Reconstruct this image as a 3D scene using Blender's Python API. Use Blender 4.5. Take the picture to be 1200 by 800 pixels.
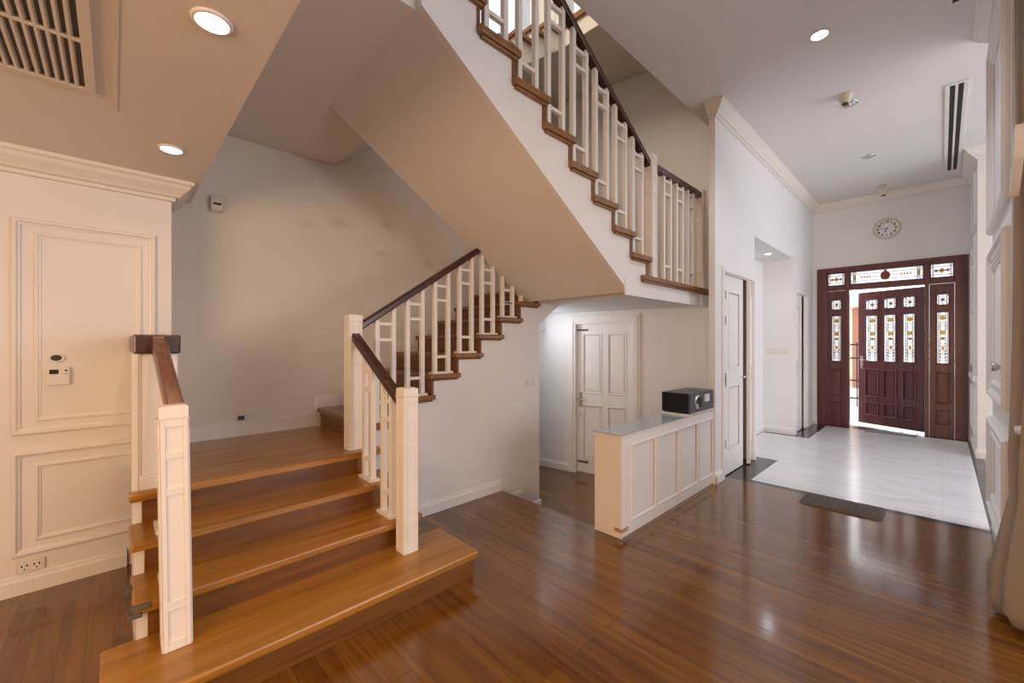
import bpy, bmesh, math, random
from mathutils import Vector, Matrix
random.seed(7)
S = bpy.context.scene
for o in list(bpy.data.objects):
    bpy.data.objects.remove(o)
COL = S.collection
rad = math.radians

# ------------------------------------------------------------------ camera
cam_d = bpy.data.cameras.new('camera'); cam = bpy.data.objects.new('camera', cam_d); COL.objects.link(cam)
cam.location = (0, 0, 1.4)
cam.rotation_euler = (rad(90), 0, rad(46.1))
cam_d.sensor_width = 36; cam_d.lens = 485 / 1200 * 36
cam_d.shift_y = 2 / 1200
cam_d.clip_start = .02
S.camera = cam

# ------------------------------------------------------------------ view, world, lights
S.view_settings.view_transform = 'Standard'; S.view_settings.look = 'None'
S.view_settings.gamma = 1; S.view_settings.use_curve_mapping = False
S.view_settings.exposure = 0.2

W = bpy.data.worlds.new('daylight'); S.world = W; W.use_nodes = True
bg = W.node_tree.nodes['Background']; bg.inputs[0].default_value = (.94, .95, 1, 1); bg.inputs[1].default_value = 3.6

def area(name, loc, aim, sx, sy, power, col):
    d = bpy.data.lights.new(name, 'AREA'); d.shape = 'RECTANGLE'; d.size = sx; d.size_y = sy
    d.energy = power; d.color = col
    o = bpy.data.objects.new(name, d); COL.objects.link(o); o.location = loc
    o.rotation_euler = (Vector(aim) - Vector(loc)).to_track_quat('-Z', 'Y').to_euler()
    return o
area('living_room_window_light', (3.9, 3.0, 1.6), (-3, 3.2, .3), 3.4, 1.8, 88, (.95, .94, 1))  # unseen area light added for cool daylight from the right; no window modelled
area('dining_lamp_light', (.3, -2.8, 1.5), (-2.2, 3.0, 1.5), 2.8, 1.5, 108, (1, .62, .34))  # large unseen warm area light added behind the camera to lift stairs and soffit
area('upper_hall_window_light', (-2.5, 1.6, 6.4), (-2.5, 4.4, 4.2), 1.6, 1.2, 48, (1, .87, .72))  # unseen warm light added inside the void to brighten its upper walls
area('entry_daylight', (3.7, 6.1, 2.1), (-1.5, 6.5, 1.2), 2.6, 2.6, 92, (.80, .86, 1))  # added area light out of view, cool brightening for hall and entry

# ------------------------------------------------------------------ materials
def nodes(name):
    m = bpy.data.materials.new(name); m.use_nodes = True
    nt = m.node_tree; b = nt.nodes['Principled BSDF']
    return m, nt, b
def mk(name, col, rough=.5, metal=0, spec=.5, coat=0, bump=0, bscale=60, vary=0):
    m, nt, b = nodes(name)
    b.inputs['Base Color'].default_value = (*col, 1); b.inputs['Roughness'].default_value = rough
    b.inputs['Metallic'].default_value = metal; b.inputs['Specular IOR Level'].default_value = spec
    b.inputs['Coat Weight'].default_value = coat
    if bump or vary:
        tc = nt.nodes.new('ShaderNodeTexCoord'); n = nt.nodes.new('ShaderNodeTexNoise'); n.inputs['Scale'].default_value = bscale
        n.inputs['Detail'].default_value = 4
        nt.links.new(tc.outputs['Object'], n.inputs['Vector'])
        if bump:
            bp = nt.nodes.new('ShaderNodeBump'); bp.inputs['Strength'].default_value = bump; bp.inputs['Distance'].default_value = .01
            nt.links.new(n.outputs['Fac'], bp.inputs['Height']); nt.links.new(bp.outputs[0], b.inputs['Normal'])
        if vary:
            mx = nt.nodes.new('ShaderNodeMix'); mx.data_type = 'RGBA'
            mx.inputs[6].default_value = (*[c * (1 - vary) for c in col], 1); mx.inputs[7].default_value = (*[min(1, c * (1 + vary)) for c in col], 1)
            nt.links.new(n.outputs['Fac'], mx.inputs[0]); nt.links.new(mx.outputs[2], b.inputs['Base Color'])
    return m
def wood(name, cols, axis='Y', rough=.28, coat=.3, scale=1.0, plank=None, bump=.05):
    """grain runs along axis; plank=(length,width) adds boards"""
    m, nt, b = nodes(name); L = nt.links
    tc = nt.nodes.new('ShaderNodeTexCoord')
    mp = nt.nodes.new('ShaderNodeMapping')
    st = {'X': (1.6, 26, 26), 'Y': (26, 1.6, 26), 'Z': (26, 26, 1.6)}[axis]
    mp.inputs['Scale'].default_value = tuple(s * scale for s in st)
    L.new(tc.outputs['Object'], mp.inputs['Vector'])
    n = nt.nodes.new('ShaderNodeTexNoise'); n.inputs['Scale'].default_value = 1; n.inputs['Detail'].default_value = 6; n.inputs['Distortion'].default_value = .6
    L.new(mp.outputs[0], n.inputs['Vector'])
    r = nt.nodes.new('ShaderNodeValToRGB')
    r.color_ramp.elements[0].position = .28; r.color_ramp.elements[0].color = (*cols[0], 1)
    r.color_ramp.elements[1].position = .75; r.color_ramp.elements[1].color = (*cols[1], 1)
    L.new(n.outputs['Fac'], r.inputs[0]); out = r.outputs[0]
    if plank:
        ln, wd = plank
        mp2 = nt.nodes.new('ShaderNodeMapping')
        if axis == 'Y': mp2.inputs['Rotation'].default_value = (0, 0, rad(90))
        L.new(tc.outputs['Object'], mp2.inputs['Vector'])
        br = nt.nodes.new('ShaderNodeTexBrick'); br.offset = .37; br.offset_frequency = 3
        br.inputs['Scale'].default_value = 1; br.inputs['Brick Width'].default_value = ln; br.inputs['Row Height'].default_value = wd
        br.inputs['Mortar Size'].default_value = .0012; br.inputs['Mortar Smooth'].default_value = .3; br.inputs['Bias'].default_value = 0
        br.inputs['Color1'].default_value = (.76, .74, .72, 1); br.inputs['Color2'].default_value = (1.1, 1.09, 1.06, 1); br.inputs['Mortar'].default_value = (.42, .38, .36, 1)
        L.new(mp2.outputs[0], br.inputs['Vector'])
        mx = nt.nodes.new('ShaderNodeMix'); mx.data_type = 'RGBA'; mx.blend_type = 'MULTIPLY'; mx.inputs[0].default_value = 1
        L.new(out, mx.inputs[6]); L.new(br.outputs['Color'], mx.inputs[7]); out = mx.outputs[2]
    L.new(out, b.inputs['Base Color'])
    rr = nt.nodes.new('ShaderNodeMapRange'); rr.inputs[3].default_value = rough - .05; rr.inputs[4].default_value = rough + .08
    n2 = nt.nodes.new('ShaderNodeTexNoise'); n2.inputs['Scale'].default_value = 3; n2.inputs['Detail'].default_value = 5
    L.new(tc.outputs['Object'], n2.inputs['Vector']); L.new(n2.outputs['Fac'], rr.inputs[0]); L.new(rr.outputs[0], b.inputs['Roughness'])
    b.inputs['Coat Weight'].default_value = coat; b.inputs['Coat Roughness'].default_value = rough * .7
    bp = nt.nodes.new('ShaderNodeBump'); bp.inputs['Strength'].default_value = bump; bp.inputs['Distance'].default_value = .004
    L.new(n.outputs['Fac'], bp.inputs['Height']); L.new(bp.outputs[0], b.inputs['Normal'])
    return m
def paint(name, col, stain=None, rough=.6):
    m, nt, b = nodes(name); L = nt.links
    tc = nt.nodes.new('ShaderNodeTexCoord'); n = nt.nodes.new('ShaderNodeTexNoise'); n.inputs['Scale'].default_value = 1.7; n.inputs['Detail'].default_value = 5
    L.new(tc.outputs['Object'], n.inputs['Vector'])
    mx = nt.nodes.new('ShaderNodeMix'); mx.data_type = 'RGBA'
    mx.inputs[6].default_value = (*[c * .965 for c in col], 1); mx.inputs[7].default_value = (*[min(1, c * 1.03) for c in col], 1)
    L.new(n.outputs['Fac'], mx.inputs[0]); out = mx.outputs[2]
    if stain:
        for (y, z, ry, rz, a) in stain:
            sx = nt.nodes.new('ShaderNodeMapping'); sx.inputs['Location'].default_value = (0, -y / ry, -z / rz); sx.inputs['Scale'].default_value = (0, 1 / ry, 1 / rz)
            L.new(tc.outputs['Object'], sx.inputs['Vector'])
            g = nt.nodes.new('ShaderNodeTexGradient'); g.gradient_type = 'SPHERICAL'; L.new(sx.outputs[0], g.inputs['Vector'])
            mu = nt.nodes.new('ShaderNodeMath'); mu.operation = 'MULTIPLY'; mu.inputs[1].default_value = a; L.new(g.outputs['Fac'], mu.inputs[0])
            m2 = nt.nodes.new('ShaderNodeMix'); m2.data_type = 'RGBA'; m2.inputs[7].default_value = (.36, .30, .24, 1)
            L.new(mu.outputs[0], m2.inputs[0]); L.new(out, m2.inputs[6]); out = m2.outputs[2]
    L.new(out, b.inputs['Base Color']); b.inputs['Roughness'].default_value = rough; b.inputs['Specular IOR Level'].default_value = .3
    bp = nt.nodes.new('ShaderNodeBump'); bp.inputs['Strength'].default_value = .04; bp.inputs['Distance'].default_value = .003
    n3 = nt.nodes.new('ShaderNodeTexNoise'); n3.inputs['Scale'].default_value = 90; L.new(tc.outputs['Object'], n3.inputs['Vector'])
    L.new(n3.outputs['Fac'], bp.inputs['Height']); L.new(bp.outputs[0], b.inputs['Normal'])
    return m
def emit(name, col, s):
    m = bpy.data.materials.new(name); m.use_nodes = True; nt = m.node_tree; nt.nodes.clear()
    e = nt.nodes.new('ShaderNodeEmission'); e.inputs[0].default_value = (*col, 1); e.inputs[1].default_value = s
    o = nt.nodes.new('ShaderNodeOutputMaterial'); nt.links.new(e.outputs[0], o.inputs[0]); return m
def clear(name, col, gloss=.06, rough=.05):
    m = bpy.data.materials.new(name); m.use_nodes = True; nt = m.node_tree; nt.nodes.clear()
    t = nt.nodes.new('ShaderNodeBsdfTransparent'); t.inputs[0].default_value = (*col, 1)
    g = nt.nodes.new('ShaderNodeBsdfGlossy'); g.inputs['Roughness'].default_value = rough
    x = nt.nodes.new('ShaderNodeMixShader'); x.inputs[0].default_value = gloss
    o = nt.nodes.new('ShaderNodeOutputMaterial')
    nt.links.new(t.outputs[0], x.inputs[1]); nt.links.new(g.outputs[0], x.inputs[2]); nt.links.new(x.outputs[0], o.inputs[0]); return m

M = {}
M['wall'] = paint('wall_paint', (.80, .785, .775))
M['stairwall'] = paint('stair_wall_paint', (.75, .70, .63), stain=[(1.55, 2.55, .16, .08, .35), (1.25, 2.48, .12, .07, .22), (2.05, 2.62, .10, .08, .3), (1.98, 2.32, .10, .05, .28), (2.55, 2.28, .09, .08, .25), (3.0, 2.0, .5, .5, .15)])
M['ceil'] = paint('ceiling_paint', (.78, .765, .755))
M['ceil_cream'] = paint('cream_ceiling_paint', (.81, .765, .70))  # ceiling paint with the warmer light on these surfaces put into its colour
M['trim'] = mk('trim_white_gloss', (.83, .81, .78), .35)
M['cream'] = mk('cream_cornice', (.80, .765, .69), .5)
M['rail_white'] = mk('white_railing_enamel', (.82, .79, .74), .35, vary=.04, bscale=9)
M['floor'] = wood('polished_plank_floor', ((.115, .041, .004), (.235, .094, .010)), 'X', .15, .44, .8, (1.15, .092), .015)
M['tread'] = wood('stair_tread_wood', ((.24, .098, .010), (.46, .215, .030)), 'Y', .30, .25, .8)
M['tread_x'] = wood('stair_tread_wood_across', ((.17, .076, .018), (.30, .142, .045)), 'X', .30, .25, .8)  # same tread wood, browner: the cooler daylight is put into the colour
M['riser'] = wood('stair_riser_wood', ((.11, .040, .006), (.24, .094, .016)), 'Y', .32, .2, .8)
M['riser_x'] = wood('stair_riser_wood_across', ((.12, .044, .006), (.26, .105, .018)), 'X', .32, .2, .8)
M['rail'] = wood('dark_handrail_wood', ((.035, .012, .008), (.085, .030, .018)), 'Y', .26, .2, .8)
M['rail_red'] = wood('red_brown_handrail_wood', ((.10, .030, .012), (.20, .065, .028)), 'X', .20, .5, .8, bump=.12)
M['door_red'] = wood('dark_red_door_wood', ((.085, .022, .022), (.155, .045, .042)), 'Z', .32, .2, .7)
M['marble'] = None
def marble():
    m, nt, b = nodes('white_marble'); L = nt.links
    tc = nt.nodes.new('ShaderNodeTexCoord'); n = nt.nodes.new('ShaderNodeTexNoise'); n.inputs['Scale'].default_value = 2.2; n.inputs['Detail'].default_value = 9; n.inputs['Distortion'].default_value = 2.2
    mp = nt.nodes.new('ShaderNodeMapping'); mp.inputs['Scale'].default_value = (.6, 2.2, 1); L.new(tc.outputs['Object'], mp.inputs[0]); L.new(mp.outputs[0], n.inputs['Vector'])
    r = nt.nodes.new('ShaderNodeValToRGB'); r.color_ramp.elements[0].position = .3; r.color_ramp.elements[0].color = (.70, .70, .72, 1)
    r.color_ramp.elements[1].position = .62; r.color_ramp.elements[1].color = (.81, .81, .81, 1); L.new(n.outputs['Fac'], r.inputs[0])
    br = nt.nodes.new('ShaderNodeTexBrick'); br.offset = 0; br.inputs['Scale'].default_value = 1; br.inputs['Brick Width'].default_value = .8; br.inputs['Row Height'].default_value = .8
    br.inputs['Mortar Size'].default_value = .0015; br.inputs['Color1'].default_value = (1, 1, 1, 1); br.inputs['Color2'].default_value = (.96, .96, .96, 1); br.inputs['Mortar'].default_value = (.85, .85, .86, 1)
    L.new(tc.outputs['Object'], br.inputs['Vector'])
    mx = nt.nodes.new('ShaderNodeMix'); mx.data_type = 'RGBA'; mx.blend_type = 'MULTIPLY'; mx.inputs[0].default_value = 1
    L.new(r.outputs[0], mx.inputs[6]); L.new(br.outputs[0], mx.inputs[7]); L.new(mx.outputs[2], b.inputs['Base Color'])
    b.inputs['Roughness'].default_value = .2; return m
M['marble'] = marble()
M['granite'] = mk('black_granite', (.022, .023, .026), .15, vary=.4, bscale=160)
M['metal'] = mk('brushed_steel', (.55, .53, .50), .3, 1)
M['dark_metal'] = mk('dark_metal', (.10, .09, .08), .4, .8)
M['black'] = mk('matt_black', (.012, .012, .012), .5)
M['dark_gap'] = mk('closet_dark_lining', (.05, .035, .028), .7)  # shade inside the unlit closets put into the colour
M['plastic'] = mk('cream_plastic', (.74, .68, .58), .4)
M['plastic_w'] = mk('white_plastic', (.80, .79, .76), .35)
M['lcd'] = mk('lcd_dark', (.035, .04, .03), .2)
M['grey_slot'] = mk('dark_socket_slot', (.05, .04, .035), .6)
M['bulb_warm'] = emit('warm_lamp_glow', (1, .86, .66), 14)
M['bulb_cool'] = emit('cool_lamp_glow', (.88, .93, 1), 14)
M['chrome'] = mk('chrome', (.75, .75, .75), .12, 1)
def leadglass(name, col):
    m = bpy.data.materials.new(name); m.use_nodes = True; nt = m.node_tree; nt.nodes.clear(); L = nt.links
    tl = nt.nodes.new('ShaderNodeBsdfTranslucent'); tl.inputs[0].default_value = (*col, 1)
    tp = nt.nodes.new('ShaderNodeBsdfTransparent'); tp.inputs[0].default_value = (*col, 1)
    g = nt.nodes.new('ShaderNodeBsdfGlossy'); g.inputs['Roughness'].default_value = .2
    a = nt.nodes.new('ShaderNodeMixShader'); a.inputs[0].default_value = .16
    x = nt.nodes.new('ShaderNodeMixShader'); x.inputs[0].default_value = .05
    o = nt.nodes.new('ShaderNodeOutputMaterial')
    L.new(tl.outputs[0], a.inputs[1]); L.new(tp.outputs[0], a.inputs[2]); L.new(a.outputs[0], x.inputs[1]); L.new(g.outputs[0], x.inputs[2]); L.new(x.outputs[0], o.inputs[0]); return m
M['glass'] = clear('tinted_glass', (.58, .58, .58))
M['leaded'] = leadglass('leaded_clear_glass', (.86, .86, .88))
M['amber'] = leadglass('amber_glass', (.60, .43, .12))
M['redglass'] = leadglass('red_rosette_glass', (.32, .11, .08))
M['lead'] = mk('lead_came', (.34, .31, .24), .45, .5)
M['safe_black'] = mk('safe_black_paint', (.010, .010, .010), .38, spec=.3)
M['safe_grey'] = mk('safe_front_grey', (.075, .08, .10), .4, .2)
M['safe_top'] = mk('safe_top_dark', (.045, .040, .038), .35)
M['grey_glass'] = mk('grey_glass_top', (.42, .45, .45), .06, 0, .6)
M['cab'] = mk('cabinet_cream_paint', (.80, .74, .66), .4)  # same cabinet paint, tinted for the warm light falling on its end
M['cab_front'] = mk('cabinet_white_paint', (.80, .775, .75), .4)
M['raw_wood'] = wood('raw_wood', ((.36, .22, .12), (.50, .33, .20)), 'Y', .5, 0)
M['worn'] = mk('weathered_grey_wood', (.11, .095, .075), .8, bump=.4, bscale=40, vary=.4)
M['rug'] = mk('grey_shag_pile', (.14, .125, .11), .95, bump=.8, bscale=120, vary=.45)
M['mat2'] = mk('flat_grey_mat', (.20, .20, .21), .9, bump=.4, bscale=200, vary=.25)
M['concrete'] = mk('porch_paving', (.62, .60, .57), .8, vary=.1, bscale=3)
M['cream_house'] = mk('neighbour_cream_wall', (.85, .66, .42), .8)
M['brown_house'] = mk('neighbour_brown_trim', (.25, .10, .06), .7)
M['iron'] = mk('black_iron', (.02, .022, .025), .45, .5)
M['leaf'] = mk('shrub_leaf', (.16, .22, .03), .6, vary=.4, bscale=20)
M['numeral'] = mk('clock_black', (.03, .03, .03), .5)
M['dial'] = mk('clock_dial', (.80, .80, .80), .4)
M['clock_rim'] = mk('clock_rim_cream', (.66, .60, .45), .4)
M['red_pipe'] = mk('blue_plug', (.02, .05, .09), .5)
def cloth(name, col, tr):
    m, nt, b = nodes(name); b.inputs['Base Color'].default_value = (*col, 1); b.inputs['Roughness'].default_value = .85
    t = nt.nodes.new('ShaderNodeBsdfTransparent'); t.inputs[0].default_value = (*[min(1, c * 1.5) for c in col], 1)
    x = nt.nodes.new('ShaderNodeMixShader'); x.inputs[0].default_value = tr
    o = nt.nodes['Material Output']; nt.links.new(b.outputs[0], x.inputs[1]); nt.links.new(t.outputs[0], x.inputs[2]); nt.links.new(x.outputs[0], o.inputs[0]); return m
M['curtain'] = cloth('taupe_sheer_curtain', (.43, .37, .31), .34)
M['valance'] = cloth('pale_lining', (.80, .76, .70), .08)

# ------------------------------------------------------------------ mesh builder
class MB:
    def __init__(s): s.bm = bmesh.new(); s.mi = 0; s.mats = []
    def use(s, m):
        m = M[m] if isinstance(m, str) else m
        if m not in s.mats: s.mats.append(m)
        s.mi = s.mats.index(m); return s
    def _face(s, vs):
        try:
            f = s.bm.faces.new(vs); f.material_index = s.mi; return f
        except ValueError: return None
    def box(s, x0, x1, y0, y1, z0, z1, mat=None):
        c = [(x0, y0, z0), (x1, y0, z0), (x1, y1, z0), (x0, y1, z0), (x0, y0, z1), (x1, y0, z1), (x1, y1, z1), (x0, y1, z1)]
        if mat: c = [mat @ Vector(p) for p in c]
        v = [s.bm.verts.new(p) for p in c]
        for q in ((0, 3, 2, 1), (4, 5, 6, 7), (0, 1, 5, 4), (1, 2, 6, 5), (2, 3, 7, 6), (3, 0, 4, 7)): s._face([v[i] for i in q])
        return s
    def prism(s, poly, axis, a0, a1):
        """poly of 2D points; axis 'X': (y,z), 'Y': (x,z), 'Z': (x,y)"""
        def P(p, a): return {'X': (a, p[0], p[1]), 'Y': (p[0], a, p[1]), 'Z': (p[0], p[1], a)}[axis]
        A = [s.bm.verts.new(P(p, a0)) for p in poly]; B = [s.bm.verts.new(P(p, a1)) for p in poly]
        s._face(A); s._face(B[::-1]); n = len(poly)
        for i in range(n): s._face([A[i], B[i], B[(i + 1) % n], A[(i + 1) % n]])
        return s
    def path_prism(s, prof, p0, p1, up=(0, 0, 1)):
        """extrude a profile (side, up) along the segment p0-p1 (plumb ends)"""
        p0, p1 = Vector(p0), Vector(p1); d = p1 - p0; sd = Vector((d.y, -d.x, 0)).normalized(); u = Vector(up)
        A = [s.bm.verts.new(p0 + sd * a + u * b) for a, b in prof]; B = [s.bm.verts.new(p1 + sd * a + u * b) for a, b in prof]
        s._face(A); s._face(B[::-1]); n = len(prof)
        for i in range(n): s._face([A[i], B[i], B[(i + 1) % n], A[(i + 1) % n]])
        return s
    def lathe(s, prof, c=(0, 0, 0), axis='Z', n=24, mod=None):
        c = Vector(c); rings = []
        for r, h in prof:
            ring = []
            for i in range(n):
                a = 2 * math.pi * i / n; rr = r * (mod(a, h) if mod else 1); x, y = rr * math.cos(a), rr * math.sin(a)
                p = {'Z': (x, y, h), 'Y': (x, h, y), 'X': (h, x, y)}[axis]; ring.append(s.bm.verts.new(c + Vector(p)))
            rings.append(ring)
        for k in range(len(rings) - 1):
            for i in range(n): s._face([rings[k][i], rings[k][(i + 1) % n], rings[k + 1][(i + 1) % n], rings[k + 1][i]])
        s._face(rings[0][::-1]); s._face(rings[-1]); return s
    def tube(s, pts, r, n=8):
        pts = [Vector(p) for p in pts]; rings = []
        for i, p in enumerate(pts):
            d = (pts[min(i + 1, len(pts) - 1)] - pts[max(i - 1, 0)]).normalized(); a = d.orthogonal().normalized() if not rings else (last - d * last.dot(d)).normalized(); last = a; b = d.cross(a)
            rings.append([s.bm.verts.new(p + (a * math.cos(2 * math.pi * k / n) + b * math.sin(2 * math.pi * k / n)) * r) for k in range(n)])
        for k in range(len(rings) - 1):
            for i in range(n): s._face([rings[k][i], rings[k][(i + 1) % n], rings[k + 1][(i + 1) % n], rings[k + 1][i]])
        s._face(rings[0][::-1]); s._face(rings[-1]); return s
    def build(s, name, mat=None, parent=None, origin=None, world=True, bevel=0, smooth=False, keep=False):
        """origin: None -> bbox base centre for top-level; children are put in the parent's frame (world coords in unless world=False)"""
        bm = s.bm; bmesh.ops.recalc_face_normals(bm, faces=bm.faces[:])
        me = bpy.data.meshes.new(name); o = bpy.data.objects.new(name, me); COL.objects.link(o)
        if parent is not None:
            o.parent = parent
            if world:
                inv = root_matrix(parent).inverted(); bm.transform(inv)
        elif not keep:
            if origin is None:
                xs = [v.co for v in bm.verts]; lo = [min(c[i] for c in xs) for i in range(3)]; hi = [max(c[i] for c in xs) for i in range(3)]
                origin = ((lo[0] + hi[0]) / 2, (lo[1] + hi[1]) / 2, lo[2])
            bm.transform(Matrix.Translation(-Vector(origin))); o.location = origin
        bm.to_mesh(me); bm.free()
        for m in (s.mats or [M[mat] if isinstance(mat, str) else mat]): me.materials.append(m)
        if smooth:
            for p in me.polygons: p.use_smooth = True
        if bevel:
            b = o.modifiers.new('bevel', 'BEVEL'); b.width = bevel; b.segments = 2; b.limit_method = 'ANGLE'; b.angle_limit = rad(40)
        return o
def root_matrix(o):
    m = Matrix.LocRotScale(o.location, o.rotation_euler, None)
    return root_matrix(o.parent) @ m if o.parent else m
def tag(o, label, cat, group=None, kind=None):
    o['label'] = label; o['category'] = cat
    if group: o['group'] = group
    if kind: o['kind'] = kind
    return o
def thing(name, label, cat, loc=(0, 0, 0), rz=0, group=None, kind=None):
    o = bpy.data.objects.new(name, None); COL.objects.link(o); o.location = loc; o.rotation_euler = (0, 0, rz); o.empty_display_size = .1
    return tag(o, label, cat, group, kind)
def struct(name, mb, mat, label, cat, bevel=0):
    return tag(mb.build(name, mat, keep=True, bevel=bevel), label, cat, kind='structure')
def copy_tree(o, parent=None):
    c = o.copy(); COL.objects.link(c)
    if parent: c.parent = parent
    for ch in list(o.children): copy_tree(ch, c)
    return c

# ------------------------------------------------------------------ key dimensions
XL = -3.57; XB = -4.0; XH = -1.57; ZC = 3.78; ZL = 2.47; YD = 8.85; SUNK = -.336
r1 = .16; r2 = .168; L1 = .64; L2 = L1 + 8 * r2; g2 = .256; Y2 = 1.378; X2 = -2.88; X3 = -1.75; g3 = .27; Y3 = 3.39
L3 = L2 + 8 * r2

# ------------------------------------------------------------------ floors
b = MB(); b.box(-4.3, 4.2, -3.2, 2.66, -.35, 0); b.box(-1.83, 4.2, 2.66, 4.625, -.35, 0); b.box(.345, 4.2, 4.625, 9.0, -.35, 0)
struct('floor', b, 'floor', 'polished brown plank floor of the living hall', 'floor')
b = MB(); b.box(-4.3, -1.4, 2.67, 5.0, -.5, SUNK); b.box(-4.3, -1.83, 2.67, 2.95, -.36, -.168)
struct('floor_sunken', b, 'floor', 'lower plank floor of the passage under the stairs', 'floor')
b = MB()
b.use('marble'); b.box(-1.36, .25, 4.715, 8.72, -.2, 0); b.box(-1.95, -1.36, 5.72, 7.36, -.2, 0)
b.use('granite'); b.box(-2.2, .345, 4.625, 4.715, -.2, 0); b.box(.25, .345, 4.715, 8.9, -.2, 0); b.box(-1.8, -1.36, 4.715, 5.72, -.2, 0); b.box(-2.2, -1.95, 5.5, 7.6, -.2, 0)
b.box(-1.95, -1.36, 7.36, 8.72, -.2, 0); b.box(-2.2, .25, 8.72, 9.06, -.2, 0); b.box(-2.2, -1.8, 4.715, 5.72, -.2, 0)
struct('floor_entry', b, None, 'white marble entry floor with black granite border', 'floor')

# ------------------------------------------------------------------ walls
b = MB(); b.box(-4.12, XL, -3.2, .278, 0, 3.0)
struct('wall_left', b, 'wall', 'cream panelled wall on the left beside the stairs', 'wall')
b = MB(); zc0, zc1 = 5.15, 6.7
b.box(-4.12, XB, .14, 5.2, SUNK - .1, zc0); b.box(-4.12, XB, .14, 2.75, zc0, zc1); b.box(-4.12, XB, 4.3, 5.2, zc0, zc1); b.box(-4.12, XB, .14, 5.2, zc1, 7.0)
b.box(-4.0, X3 + .1, .14, .278, 3.3, 7.0)
struct('wall_stair', b, 'stairwall', 'tall beige stairwell wall with faint stains', 'wall')

WA = Vector((-3.987, 4.378, 0)); WANG = rad(10.8)          # the passage's back wall stands at an angle
wall_m = Matrix.Translation(WA) @ Matrix.Rotation(WANG, 4, 'Z')
b = MB(); D0, D1, DT = .575, 1.345, 1.66
b.box(-.3, D0, 0, .12, SUNK - .1, DT); b.box(D1, 2.42, 0, .12, SUNK - .1, DT); b.box(-.3, 2.42, 0, .12, DT, 5.15); b.box(-.3, .25, 0, .12, 5.15, 6.6); b.box(2.0, 2.42, 0, .12, 5.15, 6.6); b.box(-.3, 2.42, 0, .12, 6.6, 7.0)
o = b.build('wall_passage', 'wall', keep=True); o.location = WA; o.rotation_euler = (0, 0, WANG); tag(o, 'beige wall behind the landing and the under-stair door', 'wall', kind='structure')

b = MB(); xa, xb_ = XH - .06, XH
b.box(xa, xb_, 4.32, 4.52, 0, ZC); b.box(xa, xb_, 4.52, 5.53, 2.15, ZC); b.box(xa, xb_, 5.53, 5.575, 0, ZC)
b.box(xa, xb_, 5.575, 7.47, 2.69, ZC); b.box(xa, xb_, 7.47, 7.56, 0, ZC); b.box(xa, xb_, 7.56, 8.40, 2.2, ZC); b.box(xa, xb_, 8.40, YD, 0, ZC)
b.box(-2.17, xa, 5.53, 5.575, 0, 2.69); b.box(-2.17, xa, 7.47, 7.51, 0, 2.69); b.box(-2.17, -1.985, 5.575, 7.47, 0, 2.69); b.box(-2.17, xa, 5.575, 7.47, 2.69, 2.77)
struct('wall_hall', b, 'wall', 'white hall wall with closet doors and a recess', 'wall')
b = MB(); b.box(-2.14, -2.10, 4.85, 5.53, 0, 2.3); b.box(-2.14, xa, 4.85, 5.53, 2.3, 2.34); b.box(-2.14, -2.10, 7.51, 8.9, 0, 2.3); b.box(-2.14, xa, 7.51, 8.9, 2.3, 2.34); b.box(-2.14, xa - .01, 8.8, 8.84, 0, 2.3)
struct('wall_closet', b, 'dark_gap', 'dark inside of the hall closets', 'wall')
b = MB(); fx0, fx1, fz = -1.51, .264, 2.68
b.box(-2.2, fx0, YD, YD + .15, 0, ZC); b.box(fx1, .45, YD, YD + .15, 0, ZC); b.box(fx0, fx1, YD, YD + .15, fz, ZC)
struct('wall_entry', b, 'wall', 'white wall around the front door', 'wall')
b = MB(); b.box(.30, .46, 7.6, YD, 0, ZC); b.box(.46, 2.6, 7.6, 7.75, 0, ZC)
struct('wall_right_far', b, 'cream', 'cream wall end on the right near the front door', 'wall')
b = MB(); b.box(.275, .40, 3.5, 4.75, 0, ZC)
struct('wall_right', b, 'wall', 'white panelled wall at the right edge beside the curtain', 'wall')
b = MB(); b.box(-1.76, -1.63, .42, 5.2, ZC + .12, 7.0)
struct('wall_void', b, 'stairwall', 'upper wall of the stairwell above the hall ceiling', 'wall')

b = MB(); b.box(-4.2, 4.35, -3.35, -3.2, 0, 2.6); b.box(4.2, 4.35, -3.2, 9.0, 0, ZC)
struct('wall_back', b, 'wall', 'cream walls of the room behind the viewer', 'wall')

# ------------------------------------------------------------------ ceilings
b = MB(); b.box(-3.7, 4.2, -3.2, .28, ZL, ZL + .3); b.box(-3.99, 4.2, .28, .42, ZL, ZC + .12)
struct('ceiling_low', b, 'ceil_cream', 'low ceiling over the left foreground', 'ceiling')
b = MB(); b.box(-1.78, 4.2, .42, 9.0, ZC, ZC + .12)
struct('ceiling_hall', b, 'ceil', 'high white ceiling of the hall and entry', 'ceiling')
b = MB(); b.box(-4.2, -1.6, .1, 5.4, 7.0, 7.1)
struct('ceiling_stairwell', b, 'ceil', 'ceiling at the top of the stairwell', 'ceiling')
b = MB(); b.prism([(-3.995, .425), (-1.84, .425), (-1.84, 1.10), (-3.005, 1.10), (-3.005, 1.494), (-3.995, 1.494)], 'Z', 3.08, L3 - .05)
struct('ceiling_landing', b, 'ceil_cream', 'flat brownish ceiling under the upper landing', 'ceiling')

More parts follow.
